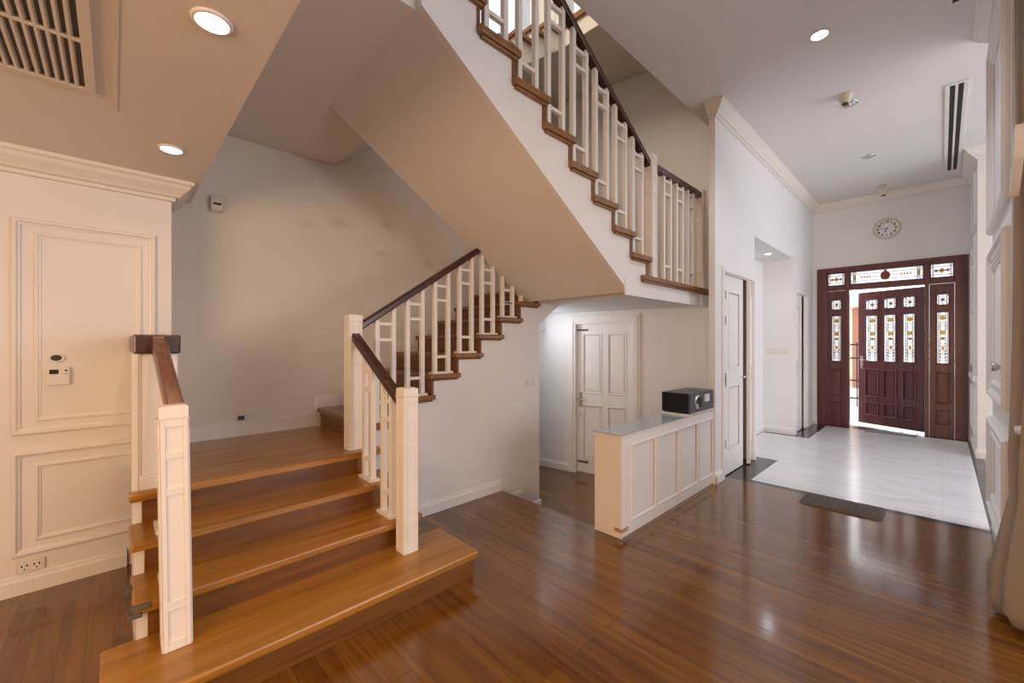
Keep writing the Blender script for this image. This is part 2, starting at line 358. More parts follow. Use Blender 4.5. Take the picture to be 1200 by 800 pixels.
# ------------------------------------------------------------------ cornices and baseboards
CP = [(0, 0), (.11, 0), (.11, -.02), (.095, -.03), (.085, -.05), (.05, -.085), (.04, -.10), (.02, -.105), (.02, -.125), (0, -.13)]
def cornice(name, pts, z, mat, label):
    """mitred run; the moulding projects to the right of the walking direction"""
    b = MB(); P = [Vector(p) for p in pts]; rings = []
    N = [Vector(((P[k + 1] - P[k]).y, -(P[k + 1] - P[k]).x)).normalized() for k in range(len(P) - 1)]
    for k, p in enumerate(P):
        if k == 0: m = N[0]
        elif k == len(P) - 1: m = N[-1]
        else: m = (N[k - 1] + N[k]) / (1 + N[k - 1].dot(N[k]))
        rings.append([b.bm.verts.new((p.x + m.x * a, p.y + m.y * a, z + h)) for a, h in CP])
    n = len(CP); b._face(rings[0]); b._face(rings[-1][::-1])
    for k in range(len(rings) - 1):
        for q in range(n): b._face([rings[k][q], rings[k + 1][q], rings[k + 1][(q + 1) % n], rings[k][(q + 1) % n]])
    return struct(name, b, mat, label, 'cornice')
cornice('trim_1', [(XL, -3.2), (XL, .278), (-3.99, .278)], ZL, 'cream', 'cream cornice along the top of the left wall')
cornice('trim_2', [(XH - .06, 4.32), (XH, 4.32), (XH, YD), (.30, YD), (.30, 7.6), (2.5, 7.6)], ZC, 'cream', 'cream cornice running round the hall and over the front door')
cornice('trim_5', [(.40, 4.75), (.275, 4.75), (.275, 3.3)], ZC, 'cream', 'cream cornice above the right panelled door')

BP = [(0, 0), (.018, 0), (.018, .075), (.012, .085), (.010, .10), (0, .105)]
def base(b, p0, p1, z=0, h=1.0): b.path_prism([(a, q * h) for a, q in BP], (p0[0], p0[1], z), (p1[0], p1[1], z)); return b
struct('baseboard_left', base(MB(), (XL, -3.2), (XL, .06)), 'trim', 'white baseboard of the left wall', 'baseboard')
b = MB(); base(b, (-2.92, 1.38), (-2.92, 2.66)); base(b, (-2.92, 2.66), (-2.92, 2.95), -.168); base(b, (-2.92, 2.95), (-2.92, 3.224), SUNK)
struct('baseboard_stairs', b, 'trim', 'white baseboard along the wall under the stairs', 'baseboard')
b = MB(); base(b, (XH, 4.30), (XH, 4.50)); base(b, (XH - .06, 4.32), (XH + .018, 4.32)); base(b, (-1.985, 5.575), (-1.985, 7.47)); base(b, (-1.985, 7.47), (XH, 7.47)); base(b, (XH, 7.452), (XH, 7.53)); base(b, (XH, 8.43), (XH, YD)); base(b, (XH, YD), (fx0, YD))
struct('baseboard_hall', b, 'trim', 'white baseboard of the hall wall and recess', 'baseboard')
b = MB(); base(b, (.30, YD), (.30, 7.59)); base(b, (.285, 7.6), (2.5, 7.6)); base(b, (fx1, YD), (.30, YD))
struct('baseboard_far', b, 'cream', 'cream baseboard of the far right wall end', 'baseboard')
b = MB(); base(b, (.275, 4.768), (.275, 3.5), 0, 1.25); base(b, (.40, 4.75), (.257, 4.75), 0, 1.25)
struct('baseboard_right', b, 'trim', 'white baseboard under the right panelled wall', 'baseboard')
b = MB()
def wl(s0, s1, z=SUNK):
    p = wall_m @ Vector((s0, 0, 0)); q = wall_m @ Vector((s1, 0, 0)); base(b, (p.x, p.y), (q.x, q.y), z)
wl(-.01, .47); wl(1.45, 2.4)
struct('baseboard_passage', b, 'trim', 'white baseboard beside the under-stair door', 'baseboard')
# stepped skirting on the stairwell wall
b = MB(); t = .016
b.box(XB, XB + t, .278, Y2 - .06, L1, L1 + .105)
yy = Y2 - .06; z = L1
for k in range(1, 8):
    b.box(XB, XB + t, yy, yy + .10, z, z + r2 + .105); b.box(XB, XB + t, yy + .10, yy + g2, z + r2, z + r2 + .105)
    yy += g2; z += r2
b.box(XB, XB + .022, .278, Y2 - .06, L1 + .095, L1 + .11)
struct('baseboard_stairwell', b, 'trim', 'white stepped skirting up the stairwell wall', 'baseboard')

# picture-frame mouldings
def frame(b, plane, c, a0, a1, z0, z1, w, t, sgn=1):
    """moulding rectangle on plane X=c (a=y) or Y=c (a=x)"""
    prof = [(0, 0), (0, t * .55), (w * .25, t), (w * .55, t), (w * .75, t * .5), (w, t * .35), (w, 0)]
    corners = [(a0, z0), (a1, z0), (a1, z1), (a0, z1)]
    ins = [(1, 1), (-1, 1), (-1, -1), (1, -1)]
    rings = []
    for (a, zz), (ia, iz) in zip(corners, ins):
        ring = []
        for (d, h) in prof:
            A, Z = a + ia * d, zz + iz * d; cc = c + sgn * h
            ring.append(b.bm.verts.new((cc, A, Z) if plane == 'X' else (A, cc, Z)))
        rings.append(ring)
    n = len(prof)
    for i in range(4):
        for j in range(n - 1):
            b._face([rings[i][j], rings[(i + 1) % 4][j], rings[(i + 1) % 4][j + 1], rings[i][j + 1]])
    return b
b = MB(); frame(b, 'X', XL, -.41, .20, .885, 2.10, .034, .022); frame(b, 'X', XL, -.325, .13, .955, 2.03, .026, .012)
frame(b, 'X', XL, -1.3, -.52, .885, 2.10, .034, .022)
struct('trim_6', b, 'trim', 'tall picture-frame moulding around the thermostat', 'moulding')
b = MB(); frame(b, 'X', XL, -.41, .20, .21, .795, .034, .022); frame(b, 'X', XL, -.325, .13, .28, .715, .026, .012); frame(b, 'X', XL, -1.3, -.52, .21, .795, .034, .022)
struct('trim_7', b, 'trim', 'lower picture-frame moulding above the power outlet', 'moulding')
RD = thing('door_5', 'tall white panelled door leaf with a round knob at the right edge', 'door', (.27, 4.1, 0), kind='structure')
b = MB(); b.box(.262, .275, 3.5, 4.735, .135, 3.62); b.build('door_panel', 'trim', RD)
for (z0, z1) in ((.20, .86), (1.02, 2.05), (2.2, 3.52)):
    b = MB(); frame(b, 'X', .262, 3.55, 4.70, z0, z1, .05, .035, -1); frame(b, 'X', .262, 3.66, 4.59, z0 + .09, z1 - .09, .03, .022, -1); b.build('panel_moulding', 'trim', RD)
b = MB(); b.lathe([(.016, 0), (.016, -.012), (.028, -.03), (.026, -.045), (.012, -.05)], (.262, 4.0, 1.25), 'X', 20); b.build('door_knob', 'metal', RD, smooth=True)
b = MB()
frame(b, 'X', .30, 7.75, 8.70, .25, .85, .04, .025, -1); frame(b, 'X', .30, 7.75, 8.70, 1.10, 2.75, .04, .025, -1); frame(b, 'X', .30, 7.75, 8.70, 2.9, 3.55, .04, .025, -1)
for z in (1.45, 1.80, 2.15, 2.5): b.box(.284, .30, 7.79, 8.66, z, z + .018)
b.box(.262, .30, 7.62, 8.84, .93, 1.0)
struct('trim_9', b, 'trim', 'white panelling and dado rail right of the front door', 'moulding')

# ------------------------------------------------------------------ stairs
YR = 1.38                                             # right-hand face of the lower flight
T1 = thing('lower_stair_flight', 'lower wooden flight of four steps between the white newel posts', 'staircase', (-2.3, .7, 0))
NX = [-1.925, -2.285, -2.555, -2.815]; RX = [-1.955, -2.33, -2.60, -2.85]
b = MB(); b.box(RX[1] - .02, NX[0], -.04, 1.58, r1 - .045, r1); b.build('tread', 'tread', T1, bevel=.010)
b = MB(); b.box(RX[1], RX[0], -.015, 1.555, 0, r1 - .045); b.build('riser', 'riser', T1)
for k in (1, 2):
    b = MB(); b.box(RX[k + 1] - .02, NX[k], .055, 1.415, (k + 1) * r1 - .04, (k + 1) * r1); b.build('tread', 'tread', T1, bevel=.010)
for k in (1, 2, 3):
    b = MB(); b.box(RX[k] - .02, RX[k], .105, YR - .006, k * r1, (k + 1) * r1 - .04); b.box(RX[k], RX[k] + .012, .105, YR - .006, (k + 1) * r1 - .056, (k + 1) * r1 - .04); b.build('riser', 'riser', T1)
# white carcass seen as sawtooth ends
poly = [(RX[1] - .004, r1)]
for k in (1, 2, 3):
    poly += [(RX[k] - .004, (k + 1) * r1 - .04)]
    if k < 3: poly += [(RX[k + 1] - .004, (k + 1) * r1 - .04)]
poly += [(-2.93, 4 * r1 - .04), (-2.93, 0), (RX[1] - .004, 0)]
b = MB(); b.prism(poly, 'Y', .068, .104); b.build('stringer', 'trim', T1)['label'] = 'white sawtooth stringer at the open left end'
b = MB(); b.prism(poly, 'Y', YR - .036, YR); b.build('stringer', 'wall', T1)
for args in ((-2.34, -2.278, .036, .085, 2 * r1 - .046, 2 * r1 - .026), (-2.52, -2.47, .035, .056, 2 * r1 - .04, 2 * r1 + .002), (-2.300, -2.276, .052, .11, 2 * r1 - .016, 2 * r1 + .003)):
    b = MB(); b.box(*args); b.build('broken_nosing', 'worn', T1, bevel=.003)['label'] = 'chipped grey nosing at the left end of the second step'
LD = thing('stair_landing', 'wooden quarter landing at the foot of the middle flight', 'landing', (-3.4, .7, L1 - .05))
b = MB(); b.box(XB, NX[3], .25, 1.415, L1 - .045, L1); b.box(-2.9, NX[3], .055, .25, L1 - .045, L1); b.build('landing_board', 'tread', LD, bevel=.010)

T2 = thing('middle_stair_flight', 'middle wooden flight climbing along the beige stairwell wall', 'staircase', (-3.4, 1.4, L1))
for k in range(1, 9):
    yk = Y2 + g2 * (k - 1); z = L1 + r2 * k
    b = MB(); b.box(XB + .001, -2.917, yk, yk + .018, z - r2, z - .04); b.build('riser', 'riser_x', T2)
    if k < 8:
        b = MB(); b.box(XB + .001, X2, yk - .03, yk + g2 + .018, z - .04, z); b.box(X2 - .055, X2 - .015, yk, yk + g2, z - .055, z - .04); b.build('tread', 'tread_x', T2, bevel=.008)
poly = [(Y2 + .008, 0), (Y2 + .008, L1 + r2 - .042)]
for k in range(2, 9):
    yk = Y2 + g2 * (k - 1); poly += [(yk + .008, L1 + r2 * (k - 1) - .042), (yk + .008, L1 + r2 * k - .042)]
poly += [(3.526, L2 - .04), (3.526, 1.815), (3.206, 1.60), (3.206, SUNK), (2.66, SUNK), (2.66, 0)]
b = MB(); b.prism(poly, 'X', -3.02, -2.92)
b.box(-4.0, -3.02, 3.12, 3.206, SUNK, 1.83)
struct('wall_understair', b, 'wall', 'beige wall enclosing the space under the middle flight', 'wall')

LU = thing('upper_landing', 'half landing with wood edge where the middle flight turns', 'landing', (-2.9, 3.8, 1.8))
b = MB(); b.prism([(-4.0, 3.19), (-1.79, 3.26), (-1.79, 4.78), (-4.0, 4.36)], 'Z', 1.815, L2 - .04); b.build('landing_slab', 'ceil', LU)
b = MB(); b.prism([(-4.0, 3.16), (-3.0, 3.16), (-3.0, 3.25), (X3, 3.25), (X3, 4.66), (-1.85, 4.77), (-4.0, 4.36)], 'Z', L2 - .04, L2); b.build('landing_board', 'tread_x', LU, bevel=.008)
b = MB(); b.box(-1.80, -1.785, 3.0, 4.74, 1.795, L2 - .055); b.build('fascia', 'trim', LU)
b = MB(); b.box(X3 - .035, X3 - .012, 3.26, 4.7, L2 - .062, L2 - .04); b.build('edge_moulding', 'riser', LU)

T3 = thing('upper_stair_flight', 'upper flight with white soffit rising towards the viewer overhead', 'staircase', (-2.4, 2.2, L2))
poly = []
zs = lambda y: 3.078 - .641 * (y - 1.10)
for k in range(1, 9):
    yn = Y3 - g3 * (k - 1) - .03; z = L2 + r2 * k
    if k > 1: poly += [(yn, z - r2 - .045)]
    else: poly += [(yn, L2 - .05)]
    poly += [(yn, z - .045)]
poly += [(1.10, L3 - .045), (1.10, 3.078), (3.06, zs(3.06)), (Y3 - .03, zs(3.06))]
b = MB(); b.prism(poly, 'X', -1.83, -1.79); b.build('stringer', 'trim', T3)
b = MB(); b.prism([(1.10, 3.079), (3.06, zs(3.06) + .001), (3.06, zs(3.06) + .08), (1.10, 3.16)], 'X', -3.0, -1.83); b.build('soffit', 'ceil_cream', T3)
b = MB(); b.prism(poly, 'X', -3.0, -2.96); b.build('stringer', 'ceil', T3)
for k in range(1, 9):
    yn = Y3 - g3 * (k - 1); z = L2 + r2 * k
    b = MB(); b.box(-2.96, X3 - .045, yn - .03 - .018, yn - .03, z - r2, z - .045); b.box(X3 - .045, X3 - .032, yn - .05, yn - .03, z - r2, z - .045); b.build('riser', 'riser_x', T3)
    y0 = yn - g3 - .05 if k < 8 else .42
    b = MB(); b.box(-3.0, X3, y0, yn, z - .045, z); b.box(X3 - .045, X3 - .014, y0 + .02, yn - .02, z - .062, z - .045); b.build('tread', 'tread_x', T3, bevel=.008)

T4 = thing('top_stair_flight', 'topmost flight seen through the upper balusters', 'staircase', (-3.4, 2.5, L3))
n4 = 9; r4 = .172; y4 = 1.5
poly = [(y4, L3 - .04)]
for k in range(1, n4 + 1):
    yk = y4 + .235 * (k - 1); poly += [(yk, L3 + r4 * k - .04), (yk + .235, L3 + r4 * k - .04)]
    b = MB(); b.box(XB + .001, -2.93, yk - .03, yk + .25, L3 + r4 * k - .04, L3 + r4 * k); b.build('tread', 'tread_x', T4)
poly += [(3.62, 4.70), (1.494, 3.08), (1.494, L3 - .04)]
b = MB(); b.prism(poly, 'X', XB + .001, -2.97); b.build('stringer', 'ceil', T4)
LT = thing('top_landing', 'upper floor edge with brown nosing high in the stairwell', 'landing', (-2.9, 4.2, 4.7))
b = MB(); b.prism([(-3.99, 3.62), (-1.78, 3.62), (-1.78, 4.78), (-3.99, 4.37)], 'Z', 4.70, 4.90); b.build('landing_slab', 'stairwall', LT)
b = MB(); b.prism([(-3.99, 3.58), (-1.78, 3.58), (-1.78, 4.78), (-3.99, 4.37)], 'Z', 4.90, 4.96); b.build('landing_board', 'tread_x', LT)

# ------------------------------------------------------------------ knee wall at the left of the landing
KW = thing('knee_wall', 'low white pier with a dark wood cap left of the stairs', 'pier', (-3.2, .165, 0))
b = MB(); b.box(XL, -2.88, .078, .252, L1 - .02, 1.345); b.build('pier_body', 'trim', KW, bevel=.006)
b = MB(); b.box(-2.895, -2.874, .066, .10, L1, 1.345); b.box(-2.895, -2.868, .08, .09, L1, 1.345); b.box(-2.895, -2.866, .10, .20, L1, L1 + .06); b.box(-2.895, -2.872, .10, .20, L1 + .06, L1 + .075); b.build('edge_moulding', 'trim', KW)
b = MB(); b.box(XL, -2.86, .072, .262, 1.345, 1.445); b.build('cap', 'rail', KW, bevel=.008)['label'] = 'dark wooden cap block'

# ------------------------------------------------------------------ newel posts
def newel(x, y, z0, h, w, label, lean=(0, 0), panels=True):
    t = thing('newel_post', label, 'newel post', (x, y, z0), 0, 'white newel posts of the staircase')
    hw = w / 2
    b = MB(); b.box(-hw, hw, -hw, hw, 0, h - .05); b.box(-hw - .004, hw + .004, -hw - .004, hw + .004, h - .05, h - .004); b.box(-hw + .004, hw - .004, -hw + .004, hw - .004, h - .004, h)
    if panels:
        # raised frames on the four faces leave sunk fields like the photo
        t_ = .006; e = .016
        zs_ = [(.04, .16), (.20, h - .36), (h - .33, h - .215), (h - .185, h - .085)]
        for q in range(4):
            m = Matrix.Rotation(q * math.pi / 2, 4, 'Z')
            b.box(-hw, -hw + e, -hw - t_, -hw, 0, h - .05, m); b.box(hw - e, hw, -hw - t_, -hw, 0, h - .05, m)
            edges = [0] + [v for p in zs_ for v in p] + [h - .05]
            for i in range(0, len(edges), 2): b.box(-hw + e, hw - e, -hw - t_, -hw, edges[i], edges[i + 1], m)
    b.build('post_shaft', 'rail_white', t, world=False, bevel=.002)
    b = MB(); b.box(-hw - .007, hw + .007, -hw - .007, hw + .007, h - .056, h - .05); b.build('cap_groove', 'plastic', t, world=False)
    t.rotation_euler = (lean[0], lean[1], 0)
    return t
newel(-2.199, .188, r1, .985, .088, 'front white newel post left of the steps, nearest the viewer', (.0127, -.012))
newel(-2.225, 1.268, r1, .975, .088, 'white newel post at the right end of the lowest step')
newel(-2.945, 1.245, L1, .965, .088, 'white newel post standing on the corner of the lower landing')
newel(-1.815, 3.46, L2, 1.10, .088, 'white newel post at the foot of the upper flight')
newel(-1.815, 4.58, L2, 1.07, .08, 'half newel post where the upper balcony rail meets the wall')

# ------------------------------------------------------------------ railings
RP = [(-.028, 0), (.028, 0), (.032, .012), (.032, .045), (.024, .060), (-.024, .060), (-.032, .045), (-.032, .012)]
def ladder(root, x, y, z0, topA, topB, along, gap, w=.034, base_plate=True):
    """one baluster unit: two square posts with rungs. along: 'X' or 'Y'; topA/topB: heights of the two post tops"""
    hw = w / 2; g = gap / 2
    def bx(b, a0, a1, z_0, z_1, t=hw):
        if along == 'Y': b.box(x - t, x + t, y + a0, y + a1, z_0, z_1)
        else: b.box(x + a0, x + a1, y - t, y + t, z_0, z_1)
    b = MB(); bx(b, -g - hw, -g + hw, z0, topA); bx(b, g - hw, g + hw, z0, topB)
    lo = min(topA, topB); zr = [z0 + .13]
    zr += [lo - .055, lo - .175]
    for z in zr: bx(b, -g + hw, g - hw, z, z + .024, hw * .8)
    o = b.build('baluster', 'rail_white', root, bevel=.002)
    if base_plate:
        b = MB(); bx(b, -g - .034, g + .034, z0, z0 + .016, .034)
        p = b.build('foot_plate', 'rail_white', None, keep=True); p.parent = o
        p.data.transform(root_matrix(root).inverted())
    return o
# lower flight, right side
RL = thing('stair_railing', 'short railing with brown handrail between the first two newel posts', 'railing', (-2.6, 1.25, L1))
b = MB(); p0, p1 = (-2.28, 1.258, 1.02), (-2.90, 1.245, 1.412); b.path_prism(RP, p0, p1); b.build('handrail', 'rail', RL, bevel=.003)
for xx, zb in ((-2.43, 2 * r1), (-2.70, 3 * r1)):
    zr = lambda q: 1.02 + (-2.28 - q) * (.392 / .62) + .005
    ladder(RL, xx, 1.25, zb, zr(xx - .055), zr(xx + .055), 'X', .11)
# lower flight, left side
RM = thing('stair_railing', 'glossy red-brown handrail from the front newel post to the knee wall', 'railing', (-2.5, .18, r1))
b = MB(); b.path_prism([(a * 1.05, h) for a, h in RP], (-2.25, .188, 1.085), (-2.862, .17, 1.375)); b.build('handrail', 'rail_red', RM, bevel=.004)
for xx, zb in ((-2.43, 2 * r1), (-2.70, 3 * r1)):
    zr = lambda q: 1.10 + (-2.25 - q) * (.29 / .61)
    ladder(RM, xx, .18, zb, zr(xx - .055), zr(xx + .055), 'X', .11)
# middle flight
RN = thing('stair_railing', 'railing of the middle flight running up under the white soffit', 'railing', (-2.95, 1.3, L1))
s2 = r2 / g2; yr0, zr0 = 1.29, 1.49
b = MB(); b.path_prism(RP, (-2.95, yr0, zr0), (-2.95, 2.47, zr0 + s2 * 1.18)); b.build('handrail', 'rail', RN, bevel=.003)
for k in range(1, 8):
    yc = Y2 + g2 * (k - 1) + .115; z = L1 + r2 * k
    tops = []
    for q in (yc - .067, yc + .067):
        tops.append(min(zr0 + s2 * (q - yr0) + .01, zs(q) - .004))
    if min(tops) < z + .25:
        if tops[0] > z + .05:
            b = MB(); q = yc - .067; b.box(-2.967, -2.933, q - .017, q + .017, z, max(tops[0], z + .06)); b.build('baluster', 'rail_white', RN)
        continue
    ladder(RN, -2.95, yc, z, tops[0], tops[1], 'Y', .134)
# upper flight
RU = thing('stair_railing', 'railing of the upper flight with dark handrail, descending to the balcony', 'railing', (-1.81, 2.4, L2))
s3 = .605; ry0, rz0 = 3.45, 2.945
b = MB(); b.path_prism(RP, (-1.812, ry0, rz0), (-1.812, 1.2, rz0 + s3 * (ry0 - 1.2))); b.build('handrail', 'rail', RU, bevel=.003)
for k in range(1, 8):
    yc = Y3 - g3 * (k - 1) - .165; z = L2 + r2 * k
    tt = [rz0 + s3 * (ry0 - q) + .012 for q in (yc - .075, yc + .075)]
    ladder(RU, -1.812, yc, z, tt[0], tt[1], 'Y', .15, base_plate=False)
# balcony
RB = thing('balcony_railing', 'level railing of the upper balcony next to the hall wall', 'railing', (-1.81, 4.0, L2))
b = MB(); b.path_prism(RP, (-1.815, 3.50, 2.965), (-1.815, 4.545, 2.965)); b.build('handrail', 'rail', RB, bevel=.003)
for yc in (3.78, 4.05, 4.31): ladder(RB, -1.815, yc, L2, 2.97, 2.97, 'Y', .135, base_plate=False)

# ------------------------------------------------------------------ panel-door helper (local: x along width, front at y=0 facing -y)
def leaf(b, w, h, t, cols, rows, mat=None, glass=()):
    """slab with openings; cols/rows lists of (a0,a1); cells in glass are left open"""
    xs = sorted({0, w, *[v for c in cols for v in c]}); zs_ = sorted({0, h, *[v for c in rows for v in c]})
    for i in range(len(xs) - 1):
        for j in range(len(zs_) - 1):
            cx, cz = (xs[i] + xs[i + 1]) / 2, (zs_[j] + zs_[j + 1]) / 2
            ci = next((n for n, c in enumerate(cols) if c[0] < cx < c[1]), None); ri = next((n for n, c in enumerate(rows) if c[0] < cz < c[1]), None)
            if ci is None or ri is None: b.box(xs[i], xs[i + 1], 0, t, zs_[j], zs_[j + 1])
            else:
                x0, x1, z0, z1 = xs[i], xs[i + 1], zs_[j], zs_[j + 1]
                frame(b, 'Y', 0, x0 - .006, x1 + .006, z0 - .006, z1 + .006, .018, .008, -1)
                if ri in glass: continue
                b.box(x0, x1, .012, t - .012, z0, z1)
                m = .03
                if x1 - x0 > .09 and z1 - z0 > .09: b.box(x0 + m, x1 - m, .004, t - .004, z0 + m, z1 - m)
    return b
def pdoor(name, label, loc, rz, w, h, cols, rows, mat, kind='structure'):
    t = thing(name, label, 'door', loc, rz, kind=kind)
    b = MB(); leaf(b, w, h, .04, cols, rows); b.build('door_panel', mat, t, world=False)
    return t

# under-stair door in the angled wall
PD = thing('door_1', 'white four-panel door under the stairs with a lever handle', 'door', (WA.x, WA.y, 0), WANG, kind='structure')
wdt = D1 - D0 - .01; hd = DT - SUNK - .01
b = MB()
bl = MB(); leaf(bl, wdt, hd, .04, [(.085, .345), (.435, .675)], [(.19, .905), (1.07, 1.85)])
bl.bm.transform(Matrix.Translation((D0 + .005, .045, SUNK + .005))); bl.build('door_panel', 'trim', PD, world=False, bevel=.001)
b = MB()
for (x0, x1, y0) in ((D0 - .105, D0, 0), (D1, D1 + .105, 0)):
    b.box(x0, x1, -.018, 0, SUNK, DT + .105); b.box(x0 + .02, x1 - .03, -.028, -.018, SUNK, DT + .085)
b.box(D0, D1, -.018, 0, DT, DT + .105); b.box(D0 - .03, D1 + .03, -.028, -.018, DT + .03, DT + .085)
b.box(D0 - .01, D0 + .005, -.01, .045, SUNK, DT); b.box(D1 - .005, D1 + .01, -.01, .045, SUNK, DT); b.box(D0, D1, -.01, .045, DT - .005, DT + .01)
b.build('door_casing', 'trim', PD, world=False, bevel=.002)
b = MB(); b.box(D0 + .03, D0 + .075, .038, .045, .54, .74); b.lathe([(.011, -.05), (.011, .045)], (D0 + .052, 0, .655), 'Y', 12); b.tube([(D0 + .052, -.012, .655), (D0 + .09, -.018, .652), (D0 + .15, -.014, .645)], .009); b.lathe([(.012, .03), (.012, .045)], (D0 + .05, 0, .43), 'Y', 12)
b.build('lever_handle', 'metal', PD, world=False)
for z in (1.565, -.20):
    b = MB(); b.box(D0 + .005, D0 + .16, .036, .046, z, z + .022); b.lathe([(.009, 0), (.009, .12)], (D0 + .03, .034, z + .011), 'X', 8); b.build('door_bolt', 'dark_metal', PD, world=False)

# closet doors in the hall wall
def closet(name, y0, y1, h, split, label):
    t = thing(name, label, 'door', (XH, y0, 0), 0, kind='structure')
    b = MB(); c = .05
    b.box(XH, XH + .018, y0 - c, y0, 0, h + c); b.box(XH, XH + .018, y1, y1 + c, 0, h + c); b.box(XH, XH + .018, y0, y1, h, h + c)
    b.box(XH - .06, XH + .004, y0 - .012, y0, 0, h); b.box(XH - .06, XH + .004, y1, y1 + .012, 0, h); b.box(XH - .06, XH, y0, y1, h - .012, h)
    b.build('door_casing', 'trim', t, bevel=.002)
    w = split - y0 - .05
    bl = MB(); leaf(bl, w, h - .03, .035, [(.13, w - .12)], [(.25, .93), (1.12, h - .2)])
    bl.bm.transform(Matrix.Translation((XH - .01, y0 + .045, .012)) @ Matrix.Rotation(rad(90), 4, 'Z'))
    o = bl.build('door_panel', 'trim', t)
    b = MB()
    for z in (.3, .95, 1.0, h - .55, h - .28): b.box(XH - .008, XH + .012, y0 + .036, y0 + .048, z, z + .09)
    b.build('hinge', 'metal', t)
    b = MB(); b.lathe([(.006, 0), (.006, .02), (.014, .026), (.014, .036), (.006, .042)], (XH - .01, split - .05, 1.02), 'X', 12); b.build('knob', 'metal', t)
    w2 = (y1 - split) * .74
    bl = MB(); leaf(bl, w2, h - .03, .035, [(.06, w2 - .06)], [(.25, .93), (1.12, h - .2)])
    bl.bm.transform(Matrix.Translation((XH - .02, y1 - .004, .012)) @ Matrix.Rotation(rad(-90 + 13), 4, 'Z') @ Matrix.Scale(-1, 4, (0, 1, 0)))
    o = bl.build('door_panel', 'trim', t); o['label'] = 'narrow leaf standing ajar'
    return t
closet('door_2', 4.545, 5.525, 2.14, 5.19, 'white panelled closet door next to the cabinet, one leaf ajar')
closet('door_3', 7.60, 8.375, 2.18, 8.05, 'white panelled closet door near the front door, one leaf ajar')

# ------------------------------------------------------------------ front door
FD = thing('door_4', 'dark red-brown front door set with leaded glass, standing ajar', 'door', (-.62, YD, 0), 0, kind='structure')
ya, yb = YD - .02, YD + .13
b = MB()
b.box(fx0, -1.376, ya, yb, 0, fz); b.box(.13, fx1, ya, yb, 0, fz); b.box(-1.376, .13, ya, yb, 2.60, fz)
b.box(-1.376, .13, ya + .02, yb, 2.29, 2.37); b.box(-1.125, -1.075, ya + .015, yb, 0, 2.60); b.box(-.185, -.135, ya + .015, yb, 0, 2.60)
b.box(fx0 + .03, fx0 + .05, ya - .01, ya, 0, fz - .03); b.box(fx1 - .05, fx1 - .03, ya - .01, ya, 0, fz - .03); b.box(fx0 + .03, fx1 - .03, ya - .01, ya, fz - .05, fz - .03)
b.build('door_frame', 'door_red', FD, bevel=.003)
ROWS = [(.19, .40), (.50, .96), (1.09, 1.87), (1.965, 2.135)]
